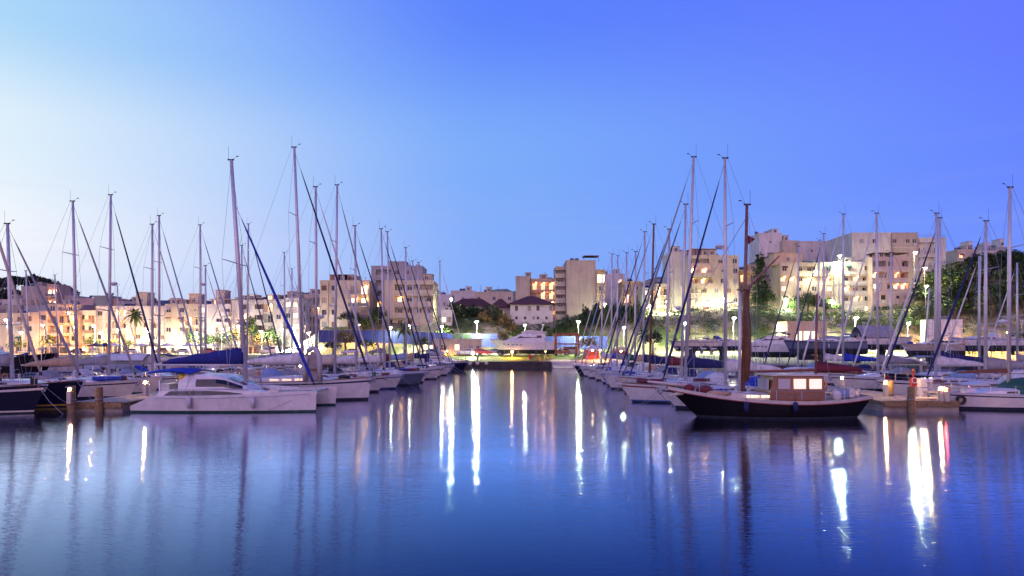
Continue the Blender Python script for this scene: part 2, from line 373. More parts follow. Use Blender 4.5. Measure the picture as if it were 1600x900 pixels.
def cabin_block(h, root, x0, x1, wf, hc, m, name='cabin', front=.28, steps=6, z_add=0.):
    """coachroof loft from x0 (aft) to x1 (forward); returns (object, side half width, deck z) sampler"""
    rr = []
    for i in range(steps+1):
        k = i/steps; x = x0 + (x1-x0)*k; t = h.at(x); z = h.zs(t)-.05+z_add
        w = max(.12, h.hb(t)*wf); hh = hc*(1 - sstep(1-front, 1.0, k)*.82)*(1 - .12*k)
        rr.append([(x, -w, z), (x, -w*.93, z+hh*.75), (x, -w*.72, z+hh), (x, 0, z+hh*1.08), (x, w*.72, z+hh), (x, w*.93, z+hh*.75), (x, w, z)])
    mb = MB(); mb.rings(rr); return mb.build(name, m, root, smooth=False)
def cabin_windows(h, cab, x0, x1, wf, hc, n, m, front=.28, ww=.8, hh=.17, at=(.10, .66), z_add=0.):
    for sg in (1, -1):
        for i in range(n):
            k = at[0] + (at[1]-at[0])*(i+.5)/n; x = x0+(x1-x0)*k; t = h.at(x); w = h.hb(t)*wf*.965
            x2 = x + ww/2; xx = x - ww/2
            wa, wb = h.hb(h.at(xx))*wf*.965, h.hb(h.at(x2))*wf*.965; z = h.zs(t)-.05+z_add+hc*.42
            mb = MB()
            def q(o): return [(xx, sg*(wa+.012*o), z-hh/2), (x2, sg*(wb+.012*o), z-hh/2+.02), (x2-.05, sg*(wb*.985+.012*o), z+hh/2-.02), (xx+.03, sg*(wa*.985+.012*o), z+hh/2)]
            mb.rings([q(-1.5), q(1.5)]); mb.build('window', m, cab)

def sprayhood(h, root, x, w, ht, m, ln=1.2):
    mb = MB(); t = h.at(x); z = h.zs(t)+.22; rr = []
    for k, (dx, hh, ww) in enumerate(((ln*.95, .06, .78), (ln*.7, .62, .86), (ln*.3, .97, .95), (0, 1., 1.), (-.25, .97, 1.))):
        rr.append([(x+dx, w*ww*cos(pi-pi*j/8), z + ht*hh*max(0, sin(pi*j/8))**.6) for j in range(9)])
    mb.rings(rr, cap=False, closed=False); return mb.build('sprayhood', m, root, smooth=True)
def bimini(h, root, x0, x1, w, zt, m):
    mb = MB(); rr = []
    for k in range(5):
        x = x0+(x1-x0)*k/4; c = .10*sin(pi*k/4)
        rr.append([(x, w*(j-3)/3, zt + c + .14*(1-((j-3)/3)**2)) for j in range(7)])
    mb.rings(rr, cap=False, closed=False); rr2 = [[(a,b,c-.05) for a,b,c in r] for r in rr]; mb.rings(rr2, cap=False, closed=False)
    o = mb.build('bimini', m, root, smooth=True)
    for sg in (1, -1):
        mb = MB(); z = h.zs(.1)
        mb.tube([(x0+.1, sg*w, zt), ((x0+x1)/2, sg*w*1.02, z)], .016, 4); mb.tube([(x1-.1, sg*w, zt), ((x0+x1)/2, sg*w*1.02, z)], .016, 4)
        mb.build('bimini_frame', M_STEEL, o)
    return o

def mast_rig(h, root, xm, H, rake, m_mast=None, spread=2, radar=False, furl='white', furl_r=.075, backstay=True, bow_x=None, r=.105, zbase=None, wind=True, forestay_h=.97, shroud_t=None, far=False):
    """H = masthead height above the water; rake = metres the masthead lies aft of the foot"""
    m_mast = m_mast or M_MAST
    t = h.at(xm); z0 = (h.zs(t) if zbase is None else zbase)
    def mx(z): return xm - rake*(z-z0)/(H-z0)
    mb = MB(); n = 6 if far else 8
    mb.tube([(mx(z), 0, z) for z in (z0-.1, z0+.6*(H-z0), H)], [r, r*.95, r*.72], n)
    mast = mb.build('mast', m_mast, root, smooth=True)
    mb = MB(); mb.box(mx(H)-.24, mx(H)+.18, -.06, .06, H-.02, H+.06)
    mb.tube([(mx(H)-.2, 0, H+.05), (mx(H)-.2, 0, H+.95)], .010, 4)
    if wind:
        mb.tube([(mx(H)+.1, 0, H+.05), (mx(H)+.4, 0, H+.25)], .010, 4); mb.box(mx(H)+.34, mx(H)+.52, -.01, .01, H+.23, H+.29)
    mb.build('masthead_fittings', M_RUB, mast)
    wsp = h.B*.36; sps = []
    for k in range(spread):
        z = z0 + (H-z0)*((k+1)/(spread+1) + .04); w = wsp*(1-.22*k); sps.append((z, w))
        for sg in (1, -1):
            mb = MB(); mb.tube([(mx(z), 0, z), (mx(z)-.28, sg*w, z+.08)], [.04, .025], 4); mb.build('spreader', m_mast, mast)
    cx = h.hb(h.at(xm-.25))*.94
    for sg in (1, -1):
        mb = MB(); pts = [(xm-.2, sg*cx, h.zs(t))] + [(mx(z)-.28, sg*w, z+.08) for z, w in sps] + [(mx(H), sg*.05, H*.985)]
        mb.tube(pts, .013, 3); mb.tube([(xm-.35, sg*cx, h.zs(t)), (mx(sps[0][0]), 0, sps[0][0]-.05)], .011, 3)
        mb.build('shroud', M_ROPE, root)
    bx = (h.L/2-.12) if bow_x is None else bow_x; zb = h.zs(1.)+.05; zt = z0 + (H-z0)*forestay_h
    if furl:
        mb = MB(); p = lambda k: (bx+(mx(zt)+.08-bx)*k, 0, zb+(zt-zb)*k)
        mb.tube([p(0), p(1)], .014, 4); mb.build('forestay', M_ROPE, root)
        mb = MB(); mb.tube([p(.045), p(.1), p(.5), p(.86), p(.93)], [furl_r*.6, furl_r*1.15, furl_r, furl_r*.6, .02], 6)
        mb.build('furled_headsail', canvas(furl), root, smooth=True)
        mb = MB(); mb.tube([p(.03), p(.042)], [.1, .1], 8); mb.build('furling_drum', M_RUB, root)
    if backstay:
        mb = MB(); mb.tube([(-h.L/2+.15, 0, h.zs(0)), (mx(H)-.2, 0, H)], .012, 3); mb.build('backstay', M_ROPE, root)
    if radar:
        z = z0 + (H-z0)*(radar if isinstance(radar, float) else .45)
        mb = MB(); mb.ell((mx(z)+.42, 0, z), .3, .3, .17, 10, 4); mb.box(mx(z), mx(z)+.4, -.05, .05, z-.2, z-.13)
        mb.build('radar_dome', M_GEL, mast)
    return mast, mx
def boom_cover(h, root, mx, zb, length, cover, tall=.62, drop=0., lazy=False, m_boom=None):
    x0 = mx(zb)-.12; mb = MB(); mb.tube([(x0, 0, zb), (x0-length, 0, zb-drop)], [.085, .075], 6)
    boom = mb.build('boom', m_boom or M_MAST, root, smooth=True)
    if cover:
        rr = []
        for i in range(9):
            k = i/8; x = x0 + .08 - (length-.1)*k; hh = (tall*(1-k)**.9 + .20)*(1 if i < 8 else .5); w = .17 - .07*k; z = zb - drop*k - .05
            hh *= 1 + .05*sin(i*2.3)
            rr.append([(x, w*.5, z-.06), (x, w, z+hh*.3), (x, w*.7, z+hh*.72), (x, .03, z+hh), (x, -w*.7, z+hh*.72), (x, -w, z+hh*.3), (x, -w*.5, z-.06)])
        mb = MB(); mb.rings(rr); mb.build('sail_cover', canvas(cover), boom, smooth=True)
    mb = MB(); mb.tube([(x0-length*.8, 0, zb), (x0-length*.86, 0, h.zs(.1)+.3)], .02, 4); mb.build('mainsheet', M_ROPE, boom)
    if lazy:
        for sg in (1, -1):
            mb = MB(); zt = zb+6.5; mb.tube([(mx(zt), sg*.05, zt), (x0-length*.45, sg*.15, zb+.3)], .009, 3); mb.tube([(mx(zt), sg*.05, zt), (x0-length*.85, sg*.12, zb+.1)], .009, 3); mb.build('lazy_jack', M_ROPE, boom)
    return boom
def rails(h, root, near=True, hgt=.62):
    L = h.L
    mb = MB(); pts = [(.90, 1), (.96, 1), (1.0, 1), (1.0, -1), (.96, -1), (.90, -1)]
    P = [(L*(t-.5)+(.12 if t == 1 else 0), (h.hb(min(t,.985))*.95+.02)*sg, h.zs(t)+hgt) for t, sg in pts]
    mb.tube(P, .016, 4)
    for i in (0, 1, 4, 5): mb.tube([P[i], (P[i][0], P[i][1], P[i][2]-hgt)], .016, 4)
    mb.build('pulpit', M_STEEL, root)
    mb = MB(); P = [(L*(t-.5)+.06, h.hb(t)*.95*sg, h.zs(t)+hgt) for t, sg in ((.12, 1), (.0, 1), (.0, -1), (.12, -1))]
    mb.tube(P, .016, 4)
    for p in P: mb.tube([p, (p[0], p[1], p[2]-hgt)], .016, 4)
    mb.build('pushpit', M_STEEL, root)
    for sg in (1, -1):
        if near:
            for t in (.24, .36, .48, .60, .72, .82):
                mb = MB(); x = L*(t-.5); y = h.hb(t)*.95*sg; z = h.zs(t); mb.tube([(x, y, z), (x, y, z+hgt)], .013, 4); mb.build('stanchion', M_STEEL, root)
        mb = MB()
        for hh in ((hgt, hgt*.5) if near else (hgt,)): h.rail_line(mb, .12, .90, hh-.01, .008, sg, 8, .95)
        mb.build('lifeline', M_ROPE, root)
def fender(root, x, y, z, m=None, r=.12, ln=.6):
    mb = MB(); mb.rings([[(x+k*cos(2*pi*j/7), y+k*sin(2*pi*j/7), z+dz) for j in range(7)] for k, dz in ((r*.3,-ln/2),(r*.9,-ln*.42),(r,0),(r*.9,ln*.42),(r*.25,ln/2))])
    mb.tube([(x, y, z+ln/2), (x, y*.97, z+ln/2+.5)], .012, 3); mb.build('fender', m or M_FEND, root, smooth=True)
def deck_clutter(h, root, rnd, xc, n=3):
    for k in range(n):
        x = h.L*rnd.uniform(.12, .40); t = h.at(x); z = h.zs(t)
        mb = MB(); mb.box(x-.25, x+.25, -.25, .25, z-.05, z+.07); mb.build('hatch', M_GLASS if k % 2 else M_DECK, root)
    x = -h.L*rnd.uniform(.28, .36); z = h.zs(h.at(x))
    mb = MB(); mb.tube([(x, 0, z-.1), (x, 0, z+.75)], .1, 6); mb.build('binnacle', M_GEL, root)
    mb = MB(); mb.tube([(x-.2+0*j, .42*cos(2*pi*j/12), z+.72+.42*sin(2*pi*j/12)) for j in range(13)], .022, 4); mb.build('wheel', M_STEEL, root)
    for sg in (1, -1):
        x2 = x+1.1; mb = MB(); y = h.hb(h.at(x2))*.72*sg; mb.rings([[(x2+r*cos(2*pi*j/8), y+r*sin(2*pi*j/8), z+dz) for j in range(8)] for r, dz in ((.12,0),(.08,.06),(.09,.22))]); mb.build('winch', M_STEEL, root)
    for k in range(rnd.randint(2, 5)):
        kd = rnd.choice(('bag', 'bag', 'can', 'roll', 'raft')); x = h.L*rnd.uniform(-.44, .44); t = h.at(x); y = h.hb(t)*rnd.uniform(-.75, .75); z = h.zs(t); c = canvas(rnd.choice(('navy', 'royal blue', 'burgundy', 'black', 'tan', 'grey', 'green', 'brown')))
        mb = MB()
        if kd == 'bag': mb.ell((x, y, z+.2), rnd.uniform(.3, .6), rnd.uniform(.2, .35), rnd.uniform(.18, .32), 8, 5); mb.build('sail_bag', c, root, smooth=True)
        elif kd == 'can': mb.box(x-.18, x+.18, y-.1, y+.1, z, z+.45); mb.build('jerry_can', M_YELLOW if rnd.random() < .4 else c, root)
        elif kd == 'roll': mb.tube([(x-.6, y, z+.5), (x+.6, y, z+.52)], .13, 6); mb.build('rolled_awning', c, root, smooth=True)
        else: mb.box(x-.4, x+.4, y-.25, y+.25, z, z+.32); mb.build('liferaft_case', M_GEL if rnd.random() < .5 else c, root)
    if rnd.random() < .4:
        mb = MB(); xx = -h.L/2+.05; y = h.hb(.02)*.6; zz = h.zs(0); mb.box(xx-.15, xx+.15, y-.16, y+.16, zz+.35, zz+.75); mb.tube([(xx-.05, y, zz+.35), (xx-.08, y, zz-.2)], .06, 5); mb.build('outboard_motor', M_RUB, root)
    if rnd.random() < .5:
        mb = MB(); y = h.hb(.02)*.9*rnd.choice((1,-1)); zz = h.zs(0)+.35; xx = -h.L/2+.08
        mb.tube([(xx, y+.3*cos(2*pi*j/12), zz+.3*sin(2*pi*j/12)) for j in range(13)], .07, 5); mb.build('lifebuoy', M_ORANGE, root)
    if rnd.random() < .45:
        mb = MB(); zz = h.zs(0); xx = -h.L/2+.1; y = h.hb(.0)*.5
        mb.tube([(xx, y, zz), (xx, y, zz+2.7)], .03, 5); mb.tube([(xx, y-.5, zz+2.7), (xx, y+.5, zz+2.7)], .03, 5)
        mb.build('stern_pole', M_STEEL, root)
        mb = MB(); zc = zz+2.85; mb.tube([(xx-.35, y, zc), (xx+.25, y, zc)], [.05, .09], 6)
        for j in range(3): a = 2.1*j+.4; mb.tube([(xx+.22, y, zc), (xx+.22, y+.55*cos(a), zc+.55*sin(a))], [.035, .015], 4)
        mb.build('wind_generator', M_GEL, root)

def sailboat(px, D, topy, side, label, L=11.5, hull=None, boot=None, anti=None, cover='navy', hood='navy', furl='white', cream=False, rake=.55, mast_m=None,
             near=False, bim=None, radar=False, F=None, B=None, spread=2, group=None, teak=False, lit=False, bow=.8, dinghy=False, name='sailing_yacht', mast_k=.08, deckm=None, seed=None, plumb=False, awn=None, z=0., trim=None, draft=.45):
    """side=+1: bow towards +X (left-hand pontoon); side=-1: bow towards -X. px = mast foot in the photo, D = distance"""
    rnd = random.Random(int(px*7+D*13))
    B = B or (1.3 + L*.215); F = F or (.55 + L*.058)
    H = PZ(topy, D) - z if topy else 0
    x = PX(px, D) - side*mast_k*L
    yaw = rnd.uniform(-.025, .025)
    r = thing(name, label, 'sailboat', (x, D, z), (0 if side > 0 else pi) + yaw, group)
    r.rotation_euler[0] = rnd.uniform(-.012, .012)
    h = Hull(L, B, F, bow=.25 if plumb else bow, stern=-.25 if not plumb else .15, sheer=.16 + rnd.uniform(0, .12), tr=.74 if not plumb else .86, draft=draft)
    h.build(r, hull or (M_CREAM if cream else M_GEL), boot or M_BOOTNAVY, anti or M_ANTI, trim or (boot or M_BOOTNAVY if rnd.random() < .6 else None))
    h.deck(r, M_TEAK if teak else (deckm or M_DECK)); h.toe_rail(r, M_TEAK if rnd.random() < .4 else M_MAST)
    x0, x1, wf, hc = -L*.14, L*.26, .66, .42 + L*.006
    cab = cabin_block(h, r, x0, x1, wf, hc, M_CREAM if cream else M_GEL)
    cabin_windows(h, cab, x0, x1, wf, hc, 3, emat('cabin_lamp_glow', (1., .62, .25), 1.1) if lit else M_GLASS, ww=L*.06)
    # cockpit: coamings and well
    w = h.hb(.22)*.62; z_ = h.zs(.2)
    for sg in (1, -1): MB().box(-L*.40, -L*.15, sg*w-.12, sg*w+.12, z_-.06, z_+.28).build('cockpit_coaming', M_CREAM if cream else M_GEL, r)
    mb = MB(); mb.box(-L*.40, -L*.16, -w+.13, w-.13, z_-.05, z_+.035); mb.build('cockpit_sole', M_TEAK, r)
    if hood: sprayhood(h, r, -L*.13, h.hb(.38)*.60, .85, canvas(hood))
    if bim: bimini(h, r, -L*.42, -L*.20, h.hb(.2)*.75, h.zs(.1)+1.95, canvas(bim))
    if topy: mast, mx = mast_rig(h, r, mast_k*L, H, rake, mast_m, spread, radar, furl, .05+L*.0028, far=not near, r=.085+L*.004)
    if topy: boom_cover(h, r, mx, h.zs(.5)+1.25+L*.02, L*.37, cover, .45+L*.02, lazy=near, m_boom=mast_m)
    rails(h, r, near or D < 75); deck_clutter(h, r, rnd, 0)
    for k in range(3 if D < 90 else 2):
        t = rnd.uniform(.25, .7); fender(r, L*(t-.5), -side*(h.hb(t)*.95+.16), h.zs(t)*.48, canvas('navy') if rnd.random() < .4 else None)
    mb = MB(); zb = h.zs(1); mb.tube([(L/2-.5, 0, zb+.02), (L/2+.15, 0, zb-.02)], .04, 5); mb.tube([(L/2+.1,0,zb-.05),(L/2-.05,0,zb-.42)], .03, 4); mb.tube([(L/2-.2,-.18,zb-.33),(L/2-.05,0,zb-.45),(L/2-.2,.18,zb-.33)], .035, 4)
    mb.build('anchor', M_STEEL, r)
    if z == 0:
        for sg in (1, -1): mb = MB(); mb.tube([(L/2-.4, sg*.25, zb), (L/2+.6, sg*.6, zb*.45), (L/2+1.5+.4*rnd.random(), sg*.9, .0)], .016, 3); mb.build('mooring_line', M_ROPE, r)
    if dinghy:
        xx = L*.30; zz = h.zs(.8)+.12; mb = MB()
        mb.tube([(xx-1.1, -.45, zz+.15), (xx+.5, -.5, zz+.15), (xx+1., 0, zz+.2), (xx+.5, .5, zz+.15), (xx-1.1, .45, zz+.15)], .18, 6); mb.box(xx-1., xx+.6, -.4, .4, zz, zz+.1)
        mb.build('stowed_dinghy', canvas(dinghy) if dinghy in CANV else M_GREYTUBE, r, smooth=True)
    if awn:
        zb = h.zs(.5)+1.3+L*.02+.75; mb = MB(); xa, xb = -L*.40, mast_k*L-.3
        rr = [[(xa+(xb-xa)*k/5, sg*w_, zb+dz) for sg, w_, dz in ((-1, 1.3, -.55), (-1, .6, -.1), (1, 0, .12), (1, .6, -.1), (1, 1.3, -.55))] for k in range(6)]
        mb.rings(rr, cap=False, closed=False); mb.build('awning', canvas(awn), r)
    return r, h

def jack_stands(root, h, zg, xs=( -.22, .05, .27)):
    for k in xs:
        for sg in (1, -1):
            t = k+.5; y = h.hb(t)*.8*sg; x = h.L*k; mb = MB()
            mb.tube([(x, y, -.05), (x+.1, y*1.45, zg+.02)], .05, 5); mb.tube([(x, y, -.1), (x-.5, y*1.2, zg+.02)], .03, 4); mb.box(x-.15, x+.15, y-.12, y+.12, -.12, -.04)
            mb.build('boat_stand', MATS.get('stand_paint') or mat('stand_paint', (.10,.13,.30), .6), root)
# ------------------------------------------------------------------ one-off boats
def catamaran():
    D = 47.8; L = 12.1; X0 = -12.9 - L/2
    r = thing('catamaran', 'white catamaran with royal blue sail cover and blue bimini, tied up at pontoon end', 'catamaran', (X0, D, 0))
    def hull_half(y0, sgn):
        n = 18; rr = []; mats = [M_GEL, M_BOOTNAVY, M_ANTIGREEN]
        mb = MB(); P = []
        for i in range(n):
            t = i/(n-1); x = L*(t-.5)
            w = .80*(.72+.28*sin(pi/2*min(1, t/.35))) * (max(0, 1-((t-.35)/.65)**2.4) if t > .35 else 1); w = max(w, .03)
            zs = 1.12 + .26*sstep(.45, 1., t)
            if t < .13: zs = .42 + .70*sstep(.0, .13, t)          # transom steps
            row = []
            for z, k in ((-.4, .1), (-.2, .6), (.03, .82), (.13, .86), (.45, .93), (.75, .98), (1., 1.)):
                zz = z if z < .2 else .13 + (zs-.13)*z
                bx = -.12*(1-zz/1.4)*sstep(.8, 1, t)
                row.append((x+bx, w*k, zz))
            P.append(row)
        nl = 7
        for sg in (1, -1):
            for i in range(n-1):
                for k in range(nl-1):
                    q = [P[i][k], P[i+1][k], P[i+1][k+1], P[i][k+1]]
                    if sg < 0: q = q[::-1]
                    mb.add([(a, y0+b*sg, c) for a, b, c in q], [(0,1,2,3)], 2 if k < 2 else (2 if k == 2 else 0))
        for k in range(nl-1):
            a, b = P[0][k], P[0][k+1]; mb.add([(a[0],y0+a[1],a[2]),(b[0],y0+b[1],b[2]),(b[0],y0-b[1],b[2]),(a[0],y0-a[1],a[2])], [(0,1,2,3)], 0)
        for i in range(n-1):
            a, b = P[i][-1], P[i+1][-1]; mb.add([(a[0],y0-a[1],a[2]),(b[0],y0-b[1],b[2]),(b[0],y0+b[1],b[2]),(a[0],y0+a[1],a[2])], [(0,1,2,3)], 0)
        o = mb.build('hull', mats, r, smooth=False)
        # raised side moulding with the long dark window
        mb = MB(); rr = []
        for x, w, zt in ((-4.4, .5, 1.14), (-4.0, .62, 1.46), (-1., .66, 1.52), (1.2, .62, 1.46), (3.2, .4, 1.3)):
            rr.append([(x, y0-w, 1.05), (x, y0-w*.92, zt), (x, y0+w*.92, zt), (x, y0+w, 1.05)])
        mb.rings(rr); md = mb.build('side_moulding', M_GEL, o)
        for sg in (1, -1):
            mb = MB()
            mb.rings([[(x, y0+sg*(w+.02), z1), (x, y0+sg*(w*.975+.025), (z1+z2)/2), (x, y0+sg*(w*.95+.02), z2)] for x, w, z1, z2 in ((-3.8, .628, 1.13, 1.15), (-3.4, .632, 1.13, 1.40), (-2.2, .648, 1.13, 1.42), (-1., .66, 1.14, 1.43), (.2, .64, 1.17, 1.38), (1.3, .61, 1.2, 1.24))], cap=False, closed=False); mb.build('window', M_GLASS, md)
        for xx in (-2.6, -1.5):
            mb = MB(); mb.tube([(xx-.2, y0-.685, 1.2), (xx+.2, y0-.685, 1.2), (xx+.2, y0-.672, 1.35), (xx-.2, y0-.672, 1.35), (xx-.2, y0-.685, 1.2)], .014, 4); mb.build('opening_port', M_FEND, md)
        mb = MB(); mb.tube([(-L*.36, y0-.83, .98), (0, y0-.835, .98), (L*.25, y0-.7, 1.08), (L*.46, y0-.2, 1.2)], .018, 4); mb.build('rubbing_strake', M_FEND, o)
        return o
    hull_half(-2.55, -1); hull_half(2.55, 1)
    mb = MB(); mb.box(-4.6, 2.2, -1.9, 1.9, .75, 1.12); mb.build('bridge_deck', M_GEL, r)
    CABX = ((-3.5, 1.95, 2.36), (-2.4, 2.0, 2.46), (-1.0, 1.9, 2.38), (-.5, 1.75, 2.22), (.8, 1.3, 1.62), (1.3, 1.0, 1.25)); rr = []
    for x, w, zt in CABX:
        rr.append([(x, -w, 1.1), (x, -w*.96, 1.1+(zt-1.1)*.6), (x, -w*.82, zt-.03), (x, 0, zt+.06), (x, w*.82, zt-.03), (x, w*.96, 1.1+(zt-1.1)*.6), (x, w, 1.1)])
    mb = MB(); mb.rings(rr); cab = mb.build('cabin', M_GEL, r)
    for sg in (1, -1):
        mb = MB()
        def sy(x, z):
            for (xa, wa, za), (xb, wb, zb_) in zip(CABX, CABX[1:]):
                if xa <= x <= xb:
                    k = (x-xa)/(xb-xa); w = wa+(wb-wa)*k; zt = za+(zb_-za)*k; f = (z-1.1)/(zt-1.1)
                    return w*(1-.04*f/.6) if f < .6 else w*(.96-.14*(f-.6)/.4)
        def q(e): return [(x, sg*(sy(x, z)+e), z) for x, z in ((-2.3, 1.62), (-1., 1.6), (-.5, 1.55), (.6, 1.32), (.62, 1.5), (-.5, 1.93), (-1., 2.03), (-2.3, 2.08))]
        xs_ = (-2.3, -1., -.5, .6); rows = []
        for x in xs_:
            za = 1.62 if x < 0 else 1.3; 
            for (xa, wa, ta), (xb, wb, tb) in zip(CABX, CABX[1:]):
                if xa <= x <= xb: zt = ta+(tb-ta)*(x-xa)/(xb-xa)
            zk = 1.1+.6*(zt-1.1); zu = min(1.1+.84*(zt-1.1), 2.12); za = min(za, zk-.08)
            rows.append([(x, sg*(sy(x, z_)+.025), z_) for z_ in (za, zk, zu)])
        mb.rings(rows, cap=False, closed=False); mb.build('window', M_GLASS, cab)
    mb = MB(); mb.add([(-.38,-1.2,2.2),(-.38,1.2,2.2),(.68,1.0,1.71),(.68,-1.0,1.71)], [(0,3,2,1)]); mb.build('windscreen', M_GLASS, cab)
    mb = MB(); mb.tube([(5.3,-2.5,1.25),(5.3,2.5,1.25)], .09, 6); mb.build('forward_beam', M_MAST, r)
    mb = MB(); mb.box(2.2, 5.25, -1.75, 1.75, 1.12, 1.14); mb.build('trampoline', mat('net_mesh', (.25,.25,.27), .9), r)
    # rig
    class H0:  # attachment sampler
        L = 12.1; B = 5.6
        def zs(s, t): return 1.2
        def hb(s, t): return 2.6
        def at(s, x): return .5
    h = H0(); Hm = PZ(250, D)
    mast, mx = mast_rig(h, r, .35, Hm, 1.05, None, 1, False, 'royal blue', .10, False, bow_x=5.3, r=.17, zbase=1.6, forestay_h=.80)
    zb = 3.05; x0 = mx(zb)-.15
    mb = MB(); mb.tube([(x0, 0, zb), (x0-6.0, 0, zb)], [.12, .11], 6); boom = mb.build('boom', M_GEL, r, smooth=True)
    rr = []
    for i in range(12):
        k = i/11; x = x0+.1-5.7*k; top = zb + 1.02*(1-k)**.8+.22 + .05*sin(i*2.1); w = .30-.12*k
        if i == 0: top -= .15
        rr.append([(x, w*.55, zb+.06), (x, w, zb+.12+(top-zb)*.25), (x, w*.72, zb+(top-zb)*.72), (x, .03, top), (x, -w*.72, zb+(top-zb)*.72), (x, -w, zb+.12+(top-zb)*.25), (x, -w*.55, zb+.06)])
    mb = MB(); mb.rings(rr); mb.build('sail_cover', mat('canvas_deep_blue', (.012,.022,.19), .85, 0, .2, 2.5, .5, 6), boom, smooth=True)
    for k in (.3, .65):
        mb = MB(); mb.tube([(x0-5.7*k, -.2, zb+.3), (mx(9.5), -.06, 9.5)], .010, 3); mb.build('lazy_jack', M_ROPE, boom)
    mb = MB(); rr = []
    for k in range(6):
        x = -5.7+3.1*k/5; rr.append([(x, 1.9*(j-3)/3, 2.50 + .16*sin(pi*k/5) + .2*(1-((j-3)/3)**2)) for j in range(7)])
    mb.rings(rr, cap=False, closed=False); mb.rings([[(a,b,c-.06) for a,b,c in q] for q in rr], cap=False, closed=False)
    bi = mb.build('bimini', canvas('royal blue'), r, smooth=True)
    for x in (-5.6, -2.7):
        for sg in (1, -1):
            mb = MB(); mb.tube([(x, sg*1.88, 2.5), (x+.3*(1 if x < -4 else -1), sg*1.95, 1.1)], .022, 5); mb.build('bimini_pole', M_STEEL, bi)
    for sg in (1, -1):
        for x in (-4.3, -3.1, -1.9, 2.6, 3.8, 5.0):
            mb = MB(); y = sg*(2.55+.62); z = 1.12+.26*sstep(-.6, 6, x); mb.tube([(x, y if x < 4 else sg*2.8, z), (x, y if x < 4 else sg*2.8, z+.62)], .014, 4); mb.build('stanchion', M_STEEL, r)
        mb = MB()
        for hh in (.6, .32): mb.tube([(-4.3, sg*3.17, 1.12+hh), (-1.9, sg*3.17, 1.15+hh), (2.6, sg*3.17, 1.22+hh), (3.8, sg*3.17, 1.3+hh), (5.0, sg*2.8, 1.36+hh)], .008, 3)
        mb.build('lifeline', M_ROPE, r)
    for x in (-2.0, 2.15): fender(r, x, -3.5, .68, None, .16, .75)
    mb = MB(); mb.tube([(-5.1, -1.2, 1.2), (-5.1, -1.2, 2.0)], .05, 5); mb.build('helm_post', M_STEEL, r)
    mb = MB(); mb.ell((-3.4, -1.5, 2.2), .28, .28, .28, 8, 5); mb.build('mooring_buoy', M_YELLOW, r, smooth=True)
    for a, b in (((6., -2.6, 1.2), (6., -2.6, .1)), ((5.3, -2.5, 1.2), (3.2, -3.4, .2)), ((-5., -3.2, .9), (-6.6, -2.9, .75))):
        mb = MB(); mb.tube([a, b], .015, 3); mb.build('mooring_line', M_ROPE, r)
    mb = MB(); mb.box(3.0, 3.6, -3.0, -2.2, 1.3, 1.46); mb.build('locker', M_CREAM, r)
    mb = MB(); mb.box(-5.3, -4.6, -.9, .9, 1.1, 1.75); mb.build('cockpit_seat', M_GEL, r)

